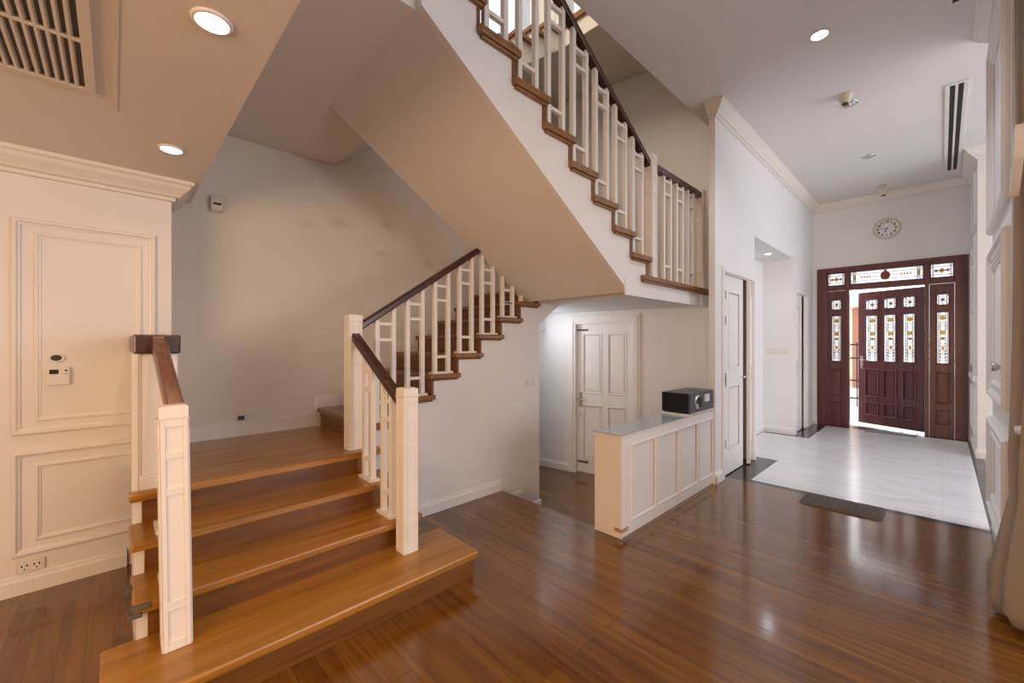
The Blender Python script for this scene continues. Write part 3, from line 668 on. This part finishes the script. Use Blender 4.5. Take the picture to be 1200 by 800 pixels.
def pane(parent, x0, x1, z0, z1, kind, y=.02, world=False):
    b = MB(); b.use('leaded'); b.box(x0, x1, y, y + .006, z0, z1)
    w, h = x1 - x0, z1 - z0; cx, cz = (x0 + x1) / 2, (z0 + z1) / 2
    def dia(mat, x, z, rx, rz, n=4):
        b.use(mat); b.prism([(x + rx * math.cos(2 * math.pi * i / n + math.pi / 2), z + rz * math.sin(2 * math.pi * i / n + math.pi / 2)) for i in range(n)], 'Y', y - .003, y + .009)
    def bar(xa, za, xb2, zb, t=.0065):
        b.use('lead'); d = Vector((xb2 - xa, 0, zb - za)); n = Vector((-d.z, 0, d.x)).normalized() * t / 2
        b.prism([(xa + n.x, za + n.z), (xb2 + n.x, zb + n.z), (xb2 - n.x, zb - n.z), (xa - n.x, za - n.z)], 'Y', y - .004, y + .010)
    if kind == 'tall':
        for f in (.16, .30, .70, .84): bar(x0 + w * f, z0, x0 + w * f, z1)
        for f in (.07, .2, .34, .66, .8, .93): bar(x0 + w * .16, z0 + h * f, x0 + w * .84, z0 + h * f, .006)
        b.use('amber'); b.box(cx - w * .16, cx + w * .16, y - .002, y + .008, cz + h * .06, cz + h * .14)
        dia('amber', cx, z0 + h * .88, w * .3, h * .05); dia('amber', cx, z0 + h * .30, w * .14, h * .05); dia('lead', cx, cz - h * .02, w * .12, h * .025); dia('amber', cx, z0 + h * .5, w * .3, h * .02)
        for q in (.10, .16, .22):
            for sgn in (-1, 1): bar(cx, z0 + h * q, cx + sgn * w * .3, z0 + h * (q + .05)); dia('lead', cx + sgn * w * .22, z0 + h * (q + .035), w * .08, h * .012)
        for q in (.42, .48, .74, .78):
            for sgn in (-1, 1): bar(cx, z0 + h * q, cx + sgn * w * .3, z0 + h * (q - .04))
    elif kind == 'small':
        bar(x0, z0, x1, z1); bar(x0, z1, x1, z0); bar(cx, z0, cx, z1); dia('amber', cx, cz, w * .2, h * .16); dia('lead', cx, cz, w * .05, h * .05)
        for sgn in (-1, 1): bar(cx + sgn * w * .3, z0, cx + sgn * w * .3, z1); dia('amber', cx + sgn * w * .32, cz, w * .06, h * .1)
    elif kind == 'wide':
        bar(x0, cz + h * .28, x1, cz + h * .28); bar(x0, cz - h * .28, x1, cz - h * .28)
        for f in (.04, .07, .93, .96): bar(x0 + w * f, z0, x0 + w * f, z1)
        for f in (.055, .945): b.use('amber'); b.box(x0 + w * (f - .02), x0 + w * (f + .02), y - .002, y + .008, cz - h * .2, cz + h * .2)
        for f in (.16, .2, .24, .28, .72, .76, .80, .84): dia('amber', x0 + w * f, cz, w * .016, h * .10); dia('lead', x0 + w * f, cz + h * .12, w * .010, h * .03)
        dia('redglass', cx, cz, w * .07, h * .36, 12); dia('redglass', cx, cz + h * .40, w * .02, h * .08, 6)
        bar(x0 + w * .3, cz, cx - w * .07, cz); bar(cx + w * .07, cz, x0 + w * .7, cz)
    elif kind == 'mid':
        for f in (.1, .9): bar(x0 + w * f, z0, x0 + w * f, z1)
        bar(x0, cz + h * .3, x1, cz + h * .3); bar(x0, cz - h * .3, x1, cz - h * .3); dia('amber', cx, cz, w * .16, h * .22); dia('lead', cx, cz, w * .05, h * .07)
        for sgn in (-1, 1): dia('amber', cx + sgn * w * .26, cz, w * .09, h * .12, 6); bar(cx + sgn * w * .1, cz, cx + sgn * w * .4, cz + h * .1); bar(cx + sgn * w * .1, cz, cx + sgn * w * .4, cz - h * .1)
    return b
def sidelight(x0, x1, g0, g1, lab):
    h = 2.285; b = MB(); leaf(b, x1 - x0, h, .05, [(g0 - x0, g1 - x0)], ROWS, glass=(2, 3))
    m = Matrix.Translation((x0, ya + .04, 0)); b.bm.transform(m); s = b.build('sidelight', 'door_red', FD, bevel=.002); s['label'] = lab
    for ri, k in ((2, 'tall'), (3, 'small')):
        p = pane(s, g0, g1, ROWS[ri][0], ROWS[ri][1], k, ya + .06); p.build('glass_pane', None, s)
sidelight(-1.374, -1.127, -1.318, -1.178, 'left sidelight with leaded glass')
sidelight(-.133, .128, -.062, .076, 'right sidelight with leaded glass')
for (x0, x1, k) in ((-1.376, -1.125, 'mid'), (-1.075, -.185, 'wide'), (-.135, .13, 'mid')):
    b = MB(); fr = .018
    b.box(x0, x1, ya + .04, ya + .10, 2.37, 2.37 + fr); b.box(x0, x1, ya + .04, ya + .10, 2.60 - fr, 2.60); b.box(x0, x0 + fr, ya + .04, ya + .10, 2.37, 2.60); b.box(x1 - fr, x1, ya + .04, ya + .10, 2.37, 2.60)
    tr = b.build('transom', 'door_red', FD)
    pane(tr, x0 + fr, x1 - fr, 2.37 + fr, 2.60 - fr, k, ya + .06).build('glass_pane', None, tr)
# leaf, hinged on the right, swung outwards
hinge = Vector((-.20, YD + .10, .035)); LA = rad(180 - 24)
LWD = .885; COLS = [(LWD - x1 * LWD, LWD - x0 * LWD) for x0, x1 in ((.122, .33), (.42, .615), (.71, .895))]
LM = Matrix.Translation(hinge) @ Matrix.Rotation(LA, 4, 'Z') @ Matrix.Translation((0, -.05, 0))
b = MB(); leaf(b, LWD, 2.235, .05, COLS, [(a - .035, c - .035) for a, c in ROWS], glass=(2, 3))
# frame() mouldings face local -y; after the half turn local +y faces the room, so mirror the leaf
b.bm.transform(Matrix.Translation((0, .05, 0)) @ Matrix.Scale(-1, 4, (0, 1, 0))); b.bm.transform(LM)
LF = b.build('door_leaf', 'door_red', FD, bevel=.002)
for c in COLS:
    for ri, k in ((2, 'tall'), (3, 'small')):
        p = pane(None, c[0], c[1], ROWS[ri][0] - .035, ROWS[ri][1] - .035, k, .022); p.bm.transform(LM); p.build('glass_pane', None, LF)
b = MB(); b.box(LWD - .075, LWD - .035, .05, .056, .93, 1.15); b.lathe([(.010, .05), (.010, .10)], (LWD - .055, 0, 1.08), 'Y', 10); b.tube([(LWD - .055, .095, 1.08), (LWD - .12, .095, 1.08), (LWD - .16, .09, 1.075)], .010); b.lathe([(.014, .05), (.014, .07)], (LWD - .055, 0, .96), 'Y', 12)
b.bm.transform(LM); b.build('lever_handle', 'metal', LF)
for z in (.12, .98, 1.45, 1.98):
    b = MB(); b.lathe([(.011, 0), (.011, .11)], (hinge.x + .008, hinge.y - .012, z + .03), 'Z', 8); b.build('hinge', 'dark_metal', FD)

# ------------------------------------------------------------------ outside the front door
b = MB(); b.box(-9, 9, 9.06, 26, -.3, -.02)
tag(b.build('porch_paving', 'concrete'), 'pale porch paving outside the front door', 'paving', kind='structure')
FN = thing('iron_fence', 'black iron fence seen through the gap of the front door', 'fence', (-1.9, 12.0, -.02))
b = MB()
for z in (.15, .55, 1.05, 1.35): b.box(-4.3, .2, 11.98, 12.02, z, z + .035)
b.build('fence_rail', 'iron', FN)
for i in range(19):
    x = -4.2 + i * .24; b = MB(); b.box(x - .012, x + .012, 11.985, 12.015, -.02, 1.42); b.build('fence_bar', 'iron', FN)
HS = thing('neighbour_house', 'cream house across the street seen through the door gap', 'house', (-3.6, 18, -.02))
b = MB(); b.box(-5.4, -1.72, 17, 20, -.02, 2.55); b.build('house_wall', 'cream_house', HS)
b = MB(); b.prism([(-5.7, 2.55), (-1.5, 2.55), (-1.9, 2.85), (-5.3, 2.85)], 'Y', 16.7, 20.3); b.build('roof', 'plastic', HS)
b = MB(); b.box(-1.98, -1.74, 16.9, 17.0, -.02, 2.5); b.build('corner_post', 'brown_house', HS)
SH = thing('shrub', 'yellow-green shrub outside the right sidelight', 'shrub', (.55, 10.6, -.02))
b = MB()
for i in range(420):
    a = random.uniform(0, 6.28); rr = .42 * math.sqrt(random.random()); z = random.uniform(.25, 1.5); rr *= 1.0 - .35 * abs(z - .8)
    c = Vector((.55 + rr * math.cos(a), 10.6 + rr * math.sin(a), z)); d = Vector((random.uniform(-1, 1), random.uniform(-1, 1), random.uniform(-.2, 1))).normalized(); s_ = d.cross(Vector((random.random(), random.random(), random.random()))).normalized()
    L_ = random.uniform(.07, .12); v = [b.bm.verts.new(p) for p in (c, c + d * L_ * .5 + s_ * L_ * .22, c + d * L_, c + d * L_ * .5 - s_ * L_ * .22)]; b._face(v)
b.build('foliage', 'leaf', SH)
b = MB()
for i in range(6): a = i * 1.05; b.tube([(.55 + .03 * math.cos(a), 10.6 + .03 * math.sin(a), -.02), (.55 + .16 * math.cos(a), 10.6 + .16 * math.sin(a), .6), (.55 + .24 * math.cos(a), 10.6 + .24 * math.sin(a), 1.2)], .012, 6)
b.build('stems', 'worn', SH)

# windows high in the stairwell
def winframe(name, mb_m, w, h, n, label):
    t = thing(name, label, 'window', kind='structure'); t.matrix_world = mb_m
    t.location = mb_m.to_translation(); t.rotation_euler = mb_m.to_euler()
    b = MB(); f = .05
    b.box(0, w, 0, .08, 0, f); b.box(0, w, 0, .08, h - f, h)
    for i in range(n + 1): x = i * (w - f) / n; b.box(x, x + f, 0, .08, f, h - f)
    b.build('window_frame', 'trim', t, world=False)
    b = MB(); b.box(-.05, w + .05, -.06, .05, -.05, 0); b.build('window_sill', 'tread_x', t, world=False)
    b = MB(); b.box(f, w - f, .035, .041, f, h - f); b.build('glass_pane', 'glass', t, world=False)
winframe('window_1', Matrix.Translation((XB - .02, 2.75, zc0)) @ Matrix.Rotation(rad(90), 4, 'Z'), 1.55, zc1 - zc0, 3, 'tall bright window on the stairwell wall above the upper flight')
winframe('window_2', Matrix.Translation(wall_m @ Vector((.25, .02, 5.15))) @ Matrix.Rotation(WANG, 4, 'Z'), 1.75, 1.45, 3, 'bright window over the topmost landing')

# ------------------------------------------------------------------ cabinet and safe
CB = thing('low_cabinet', 'low white panelled cabinet standing on the edge of the plank floor', 'cabinet', (-1.70, 3.45, 0))
cx0, cx1, cy0, cy1, ch = -1.815, -1.59, 2.61, 4.318, .735
b = MB(); b.use('cab_front'); b.box(cx0 + .008, cx1 - .014, cy0 + .012, cy1, .001, ch - .021); b.use('cab'); b.box(cx0, cx1 + .004, cy0, cy0 + .012, 0, ch - .021)
b.build('carcass', None, CB, bevel=.002)
b = MB(); b.box(cx0 - .004, cx1 + .006, cy0 - .006, cy1, ch - .02, ch); b.build('cabinet_top', 'cab_front', CB, bevel=.003)
pl = [(2.745, 3.115), (3.15, 3.525), (3.56, 3.93), (3.965, 4.29)]
ed = [cy0 + .012] + [v for p in pl for v in p] + [cy1]
b = MB()
for i in range(0, len(ed), 2): b.box(cx1 - .0135, cx1 + .004, ed[i], ed[i + 1], .10, .655)
b.box(cx1 - .0135, cx1 + .004, cy0 + .012, cy1, .04, .10); b.box(cx1 - .0135, cx1 + .004, cy0 + .012, cy1, .655, ch - .021); b.box(cx1 - .0135, cx1 - .002, cy0 + .012, cy1, 0, .04)
b.build('face_frame', 'cab_front', CB, bevel=.002)
for (a, c) in pl:
    b = MB(); frame(b, 'X', cx1 + .001, a - .006, c + .006, .094, .661, .022, .012)
    b.box(cx1 - .0135, cx1 - .003, a, c, .10, .655); b.build('panel', 'cab_front', CB)
b = MB(); b.box(cx0 - .008, cx0 + .012, cy0 + .02, cy0 + .45, .16, .66); b.build('door', 'cab', CB, bevel=.003)
b = MB(); b.box(cx1 - .05, cx1 + .014, 2.612, 2.70, .048, .072); b.bm.transform(Matrix.Translation((0, -.012, 0))); b.build('wooden_stop', 'raw_wood', CB, bevel=.002)['label'] = 'small bare wood stop at the bottom corner'
b = MB(); b.box(cx0 - .012, cx1 + .010, cy0 - .012, 3.80, ch, ch + .008)
tag(b.build('glass_top', 'grey_glass', bevel=.002), 'grey glass sheet lying on the low white cabinet', 'glass top')
b = MB(); b.box(cx0 - .012, cx1 + .012, 3.71, 4.316, ch + .008, ch + .022)
tag(b.build('white_board', 'cab_front', bevel=.003), 'thin white board under the black safe', 'board')
SF = thing('safe', 'small black digital safe on the cabinet end by the hall wall', 'safe', (-1.70, 4.0, ch + .022))
sz0 = ch + .022; sz1 = sz0 + .185
b = MB(); b.use('safe_black'); b.box(-1.84, -1.586, 3.74, 4.28, sz0 + .006, sz1 - .004); b.use('safe_top'); b.box(-1.84, -1.586, 3.74, 4.28, sz1 - .004, sz1)
b.build('safe_body', None, SF, bevel=.003)
b = MB(); b.box(-1.588, -1.572, 3.74, 4.28, sz0 + .004, sz1); b.build('safe_door', 'safe_grey', SF, bevel=.002)
b = MB(); b.lathe([(.064, -1.574), (.064, -1.568), (.052, -1.562)], (0, 3.90, sz0 + .10), 'X', 28); o = b.build('keypad_dial', 'metal', SF)
b = MB(); b.lathe([(.030, -1.566), (.030, -1.556)], (0, 3.885, sz0 + .112), 'X', 20); b.box(-1.565, -1.552, 3.915, 3.955, sz0 + .05, sz0 + .14); b.build('knob', 'black', SF)
b = MB(); b.box(-1.574, -1.566, 4.06, 4.17, sz0 + .085, sz0 + .155); b.build('label_plate', 'plastic_w', SF)
for y in (3.78, 4.24):
    for x in (-1.81, -1.61):
        b = MB(); b.box(x - .01, x + .01, y - .01, y + .01, sz0, sz0 + .006); b.build('foot', 'black', SF)

# ------------------------------------------------------------------ rugs
def rug(name, cx, cy, w, d, rz, mat, label, n=34, m=14, amp=.012, hgt=.016):
    b = MB(); grid = []
    for i in range(n + 1):
        row = []
        for j in range(m + 1):
            u, v = i / n - .5, j / m - .5; edge = (1 - abs(2 * u) ** 14) * (1 - abs(2 * v) ** 10)
            j1 = random.uniform(-1, 1) * amp * .5; row.append(b.bm.verts.new((u * w + j1 * .6, v * d + j1, .002 + hgt * max(0, edge) + random.random() * amp * edge)))
        grid.append(row)
    for i in range(n):
        for j in range(m): b._face([grid[i][j], grid[i + 1][j], grid[i + 1][j + 1], grid[i][j + 1]])
    # skirt
    rim = [grid[i][0] for i in range(n + 1)] + [grid[n][j] for j in range(1, m + 1)] + [grid[i][m] for i in range(n - 1, -1, -1)] + [grid[0][j] for j in range(m - 1, 0, -1)]
    low = [b.bm.verts.new((v.co.x, v.co.y, 0)) for v in rim]
    for i in range(len(rim)): b._face([rim[i], rim[(i + 1) % len(rim)], low[(i + 1) % len(rim)], low[i]])
    b._face(low)
    o = b.build(name, mat, origin=(0, 0, 0)); o.location = (cx, cy, .0); o.rotation_euler = (0, 0, rz)
    return tag(o, label, 'rug')
rug('door_mat', -.60, 4.50, .55, .30, rad(0), 'rug', 'dark grey shaggy mat where the planks meet the white marble', 60, 30, .014, .018)
rug('door_mat', -.56, 8.66, .60, .20, 0, 'mat2', 'flat grey mat at the threshold of the front door', 20, 8, .003, .008)

# ------------------------------------------------------------------ curtain
CU = thing('curtain', 'gathered taupe sheer curtain at the right edge, flaring at the floor', 'curtain', (.40, 3.22, 0))
prof = [(.215, .03), (.245, .10), (.235, .25), (.205, .45), (.18, .62), (.17, .85), (.155, 1.2), (.15, 1.8), (.15, 2.6), (.15, 3.70)]
b = MB(); b.lathe(prof, (.425, 3.28, 0), 'Z', 96, lambda a, h: 1 + (.10 if h < .7 else .16) * math.sin(a * 12 + h * .6) + .04 * math.sin(a * 5 + h * 3))
b.build('curtain_fabric', 'curtain', CU, smooth=True)
b = MB(); b.lathe([(.10, .92), (.178, .95), (.178, .985), (.10, 1.01)], (.425, 3.28, 0), 'Z', 40); b.build('tie_back', 'valance', CU, smooth=True)
b = MB()
for pts in (((3.06, 2.40), (2.98, 2.40), (3.02, 2.26), (3.19, 2.12), (3.22, 2.17)),):
    v = [b.bm.verts.new((.232, y, z)) for y, z in pts]; b._face(v)
    w_ = [b.bm.verts.new((.262, y, z)) for y, z in pts]; b._face(w_[::-1])
    for i in range(5): b._face([v[i], v[(i + 1) % 5], w_[(i + 1) % 5], w_[i]])
b.build('swag', 'valance', CU)['label'] = 'pale pointed swag of the curtain lining'

# ------------------------------------------------------------------ ceiling fittings
def downlight(x, y, z, glow, label, power, col, r=.046, group='round recessed ceiling lights', spot=150):
    t = thing('recessed_downlight', label, 'ceiling light', (x, y, z), 0, group)
    b = MB(); n = 40
    b.lathe([(r * 1.28, 0), (r * 1.28, -.004), (r * 1.22, -.008), (r * 1.05, -.010), (r, -.006), (r, -.001)], (0, 0, 0), 'Z', n); b.build('trim_ring', 'plastic_w' if glow else 'chrome', t, world=False, smooth=True)
    b = MB(); b.lathe([(r * .98, -.0105), (r * .7, -.013), (.001, -.014)], (0, 0, 0), 'Z', n); b.build('lens', glow or 'chrome', t, world=False, smooth=True)
    if power:
        d = bpy.data.lights.new('downlight_glow', 'SPOT'); d.energy = power; d.color = col; d.spot_size = rad(spot); d.spot_blend = .9; d.shadow_soft_size = .05
        l = bpy.data.objects.new('downlight_glow', d); COL.objects.link(l); l.parent = t; l.location = (0, 0, -.03)
    return t
WARM = (1, .62, .34); COOL = (.80, .87, 1)
downlight(-1.68, .236, ZL, 'bulb_warm', 'lit warm ceiling light in the low ceiling, the larger one near the image top', 24, WARM)
downlight(-2.94, .228, ZL, 'bulb_warm', 'lit warm ceiling light in the low ceiling nearer the left wall', 7, WARM)
downlight(-.655, 3.92, ZC, 'bulb_cool', 'lit white ceiling light in the hall ceiling above the plank floor', 62, COOL, .052, spot=130)
downlight(-1.74, 6.78, 2.69, 'bulb_cool', 'lit ceiling light in the recess of the hall wall', 6, COOL, .04)
downlight(-.64, 5.27, ZC, None, 'unlit chrome ceiling light just behind the conical smoke detector', 0, COOL, .055)
downlight(-.65, 6.92, ZC, None, 'unlit chrome ceiling light alone in the middle of the entry ceiling', 0, COOL, .055)
downlight(-.64, 8.35, ZC, None, 'unlit chrome ceiling light above the wall clock', 0, COOL, .055)
for x in (-.42, .84): downlight(x, .232, ZL, 'bulb_warm', 'lit warm ceiling light in the low ceiling above the viewer', 26, WARM)  # unseen downlights added along the row to brighten floor and soffit
for (x, y, lab) in ((-.645, 5.06, 'cream conical smoke detector in the middle of the hall ceiling'), (-.63, 8.62, 'cream smoke detector on the ceiling directly above the clock')):
    t = thing('smoke_detector', lab, 'smoke detector', (x, y, ZC), 0, 'ceiling smoke detectors')
    b = MB(); b.lathe([(.062, 0), (.062, -.010), (.036, -.075), (.033, -.08)], (0, 0, 0), 'Z', 28); b.build('housing', 'clock_rim', t, world=False, smooth=False)
    b = MB(); b.lathe([(.028, -.08), (.026, -.090), (.01, -.093)], (0, 0, 0), 'Z', 20); b.build('sensor_cap', 'grey_slot', t, world=False)
def diffuser(x, y0, y1, lab):
    t = thing('linear_air_diffuser', lab, 'air vent', (x, (y0 + y1) / 2, ZC), 0, 'ceiling air diffusers')
    b = MB(); w = .075
    b.box(x - w, x - .045, y0, y1, ZC - .012, ZC); b.box(x + .045, x + w, y0, y1, ZC - .012, ZC); b.box(x - .009, x + .009, y0, y1, ZC - .010, ZC); b.box(x - w, x + w, y0 - .03, y0, ZC - .012, ZC); b.box(x - w, x + w, y1, y1 + .03, ZC - .012, ZC)
    b.build('vent_frame', 'plastic_w', t)
    b = MB(); b.box(x - .045, x - .009, y0, y1, ZC - .004, ZC); b.box(x + .009, x + .045, y0, y1, ZC - .004, ZC); b.build('slot', 'black', t)
diffuser(.095, 5.56, 8.28, 'long twin-slot air diffuser in the entry ceiling')
diffuser(.095, 2.4, 4.22, 'air diffuser in the hall ceiling cut by the top image edge')
GR = thing('ceiling_grille', 'slatted return-air grille in the low ceiling at top left', 'air vent', (-2.0, -.5, ZL))
b = MB(); gx0, gx1, gy0, gy1 = -2.50, -1.30, -.95, -.055
b.box(gx0, gx1, gy1 - .03, gy1, ZL - .014, ZL); b.box(gx0, gx1, gy0, gy0 + .03, ZL - .014, ZL); b.box(gx0, gx0 + .03, gy0 + .03, gy1 - .03, ZL - .014, ZL); b.box(gx1 - .03, gx1, gy0 + .03, gy1 - .03, ZL - .014, ZL); b.box(-2.105, -2.09, gy0 + .03, gy1 - .03, ZL - .0135, ZL)
b.build('grille_frame', 'plastic', GR)
b = MB(); b.box(gx0 + .03, gx1 - .03, gy0 + .03, gy1 - .03, ZL - .0015, ZL - .0005); b.build('backing', 'grey_slot', GR)
b = MB(); y = gy0 + .040
while y < gy1 - .042:
    b.prism([(y, ZL - .013), (y + .008, ZL - .013), (y + .014, ZL - .002), (y + .006, ZL - .002)], 'X', gx0 + .03, gx1 - .03); y += .0265
b.build('slats', 'plastic', GR)
b = MB(); b.box(-2.62, -1.1, .0, .012, ZL - .003, ZL); b.build('hatch_joint', 'plastic', GR)

# ------------------------------------------------------------------ wall fittings
CK = thing('wall_clock', 'round wall clock with cream rim high above the front door', 'clock', (-.61, YD, 3.215))
b = MB(); b.lathe([(.165, 0), (.165, -.022), (.152, -.034), (.138, -.030), (.134, -.016)], (0, 0, 0), 'Y', 48); b.build('rim', 'clock_rim', CK, world=False, smooth=False)
b = MB(); b.lathe([(.136, -.014), (.136, -.018)], (0, 0, 0), 'Y', 48); b.build('dial', 'dial', CK, world=False)
def text(name, body, size, loc, rot, mat, parent, depth=.0008):
    c = bpy.data.curves.new(name, 'FONT'); c.body = body; c.size = size; c.align_x = 'CENTER'; c.align_y = 'CENTER'; c.extrude = depth; c.offset = .0022
    tmp = bpy.data.objects.new(name, c); dg = bpy.context.evaluated_depsgraph_get(); COL.objects.link(tmp); dg.update(); me = bpy.data.meshes.new_from_object(tmp.evaluated_get(bpy.context.evaluated_depsgraph_get())); bpy.data.objects.remove(tmp)
    o = bpy.data.objects.new(name, me); COL.objects.link(o); me.materials.append(M[mat]); o.parent = parent; o.location = loc; o.rotation_euler = rot; return o
for n in range(1, 13):
    a = math.pi / 2 - n * math.pi / 6; text('numeral', str(n), .050, (.108 * math.cos(a), -.0195, .108 * math.sin(a)), (rad(90), 0, 0), 'numeral', CK)
def hand(name, ang, ln, w):
    b = MB(); b.box(-w / 2, w / 2, -.024, -.022, -.02, ln); b.bm.transform(Matrix.Rotation(ang, 4, 'Y')); b.build(name, 'numeral', CK, world=False)
hand('hour_hand', rad(203), .062, .010); hand('minute_hand', rad(278), .092, .007)
b = MB(); b.lathe([(.008, -.020), (.008, -.028)], (0, 0, 0), 'Y', 12); b.build('hub', 'numeral', CK, world=False)

TH = thing('thermostat', 'square white thermostat with small display on the panelled wall', 'thermostat', (XL, -.225, 1.16))
b = MB(); b.box(XL, XL + .024, -.278, -.186, 1.158, 1.262); b.build('housing', 'plastic_w', TH, bevel=.004)
b = MB(); b.box(XL + .0235, XL + .0255, -.266, -.230, 1.222, 1.248); b.build('display', 'lcd', TH)
b = MB(); b.box(XL + .0235, XL + .0250, -.205, -.195, 1.236, 1.246); b.box(XL + .0235, XL + .0250, -.209, -.192, 1.220, 1.223); b.build('button', 'grey_slot', TH)
SE = thing('oval_wall_sensor', 'small oval sensor stuck to the wall just above the thermostat', 'sensor', (XL, -.24, 1.315))
b = MB(); b.lathe([(.036, 0), (.036, .008), (.030, .014)], (0, 0, 0), 'X', 28); b.bm.transform(Matrix.Scale(.85, 4, (0, 0, 1))); b.build('bezel', 'plastic_w', SE, world=False)
b = MB(); b.lathe([(.023, .0142), (.020, .018)], (0, 0, 0), 'X', 24); b.bm.transform(Matrix.Scale(.75, 4, (0, 0, 1))); b.build('lens', 'grey_slot', SE, world=False)
OU = thing('power_outlet', 'cream double power outlet low on the left wall', 'outlet', (XL, -.335, .10))
b = MB(); b.box(XL, XL + .010, -.392, -.282, .113, .178); b.build('face_plate', 'plastic', OU, bevel=.003)
b = MB(); b.box(XL + .0095, XL + .0115, -.380, -.294, .122, .169); b.build('insert', 'plastic_w', OU)
for yc in (-.360, -.314):
    for dy in (-.010, .010):
        b = MB(); b.box(XL + .011, XL + .0125, yc + dy - .003, yc + dy + .003, .147, .160); b.build('socket_hole', 'grey_slot', OU)
    b = MB(); b.lathe([(.004, XL + .011), (.004, XL + .0125)], (0, yc, .134), 'X', 10); b.build('socket_hole', 'grey_slot', OU)
AL = thing('wall_motion_sensor', 'beige motion sensor high on the beige stairwell wall', 'sensor', (XB, .585, 2.42))
b = MB(); b.prism([(.0, 0), (.05, .02), (.06, .09), (.05, .13), (0, .14)], 'Y', .545, .625); b.bm.transform(Matrix.Translation((XB, 0, 2.43))); b.build('housing', 'plastic', AL, bevel=.008)
b = MB(); b.box(XB + .05, XB + .066, .560, .612, 2.485, 2.50); b.build('sensor_slit', 'black', AL)
b = MB(); b.box(XB + .016, XB + .020, .735, .775, .775, .80); b.box(XB, XB + .016, .733, .777, .772, .803)
tag(b.build('wall_jack', 'red_pipe'), 'tiny dark wall jack just above the landing skirting', 'wall jack')
SW = thing('light_switch', 'cream light switch on the wall under the middle flight', 'light switch', (-2.92, 3.06, .96))
b = MB(); b.box(-2.92, -2.911, 3.00, 3.12, .965, 1.035); b.build('face_plate', 'plastic', SW, bevel=.002)
b = MB()
for y in (3.03, 3.07): b.box(-2.911, -2.907, y, y + .028, .978, 1.022)
b.build('rocker', 'plastic_w', SW)
for i, (x, lab) in enumerate(((-1.86, 'left cream switch plate in the hall recess'), (-1.70, 'right cream switch plate in the hall recess'))):
    t = thing('switch_plate', lab, 'light switch', (x, 7.47, 1.25), 0, 'switch plates in the hall recess')
    b = MB(); b.box(x - .06, x + .06, 7.461, 7.47, 1.245, 1.315); b.build('face_plate', 'plastic', t, bevel=.002)
    b = MB()
    for q in (-.035, 0, .035): b.box(x + q - .012, x + q + .012, 7.457, 7.461, 1.258, 1.302)
    b.build('rocker', 'plastic_w', t)
JB = thing('wall_box', 'small white wall fixture beside the under-stair door near the ceiling', 'wall fixture', tuple(wall_m @ Vector((.07, 0, 1.60))), WANG)
b = MB(); b.box(-.03, .03, -.012, 0, -.06, .05); b.build('back_plate', 'plastic_w', JB, world=False, bevel=.002)
b = MB(); b.box(-.02, .02, -.06, -.012, -.02, .0); b.build('bracket', 'plastic_w', JB, world=False, bevel=.002)
LP = thing('wall_lamp', 'tubular wall lamp lighting the passage under the landing', 'wall lamp', (XB, 3.75, 1.6))
b = MB(); b.box(XB, XB + .03, 3.45, 4.05, 1.56, 1.64); b.build('lamp_body', 'plastic_w', LP, bevel=.004)
b = MB(); b.lathe([(.014, 3.47), (.014, 4.03)], (XB + .05, 0, 1.6), 'Y', 14); b.build('tube', 'bulb_cool', LP)
d = bpy.data.lights.new('passage_glow', 'AREA'); d.shape = 'RECTANGLE'; d.size = .5; d.size_y = .05; d.energy = 7; d.color = (.84, .90, 1)
l = bpy.data.objects.new('passage_glow', d); COL.objects.link(l); l.parent = LP; l.location = (.08, 0, 0); l.rotation_euler = (rad(90), 0, rad(-90))
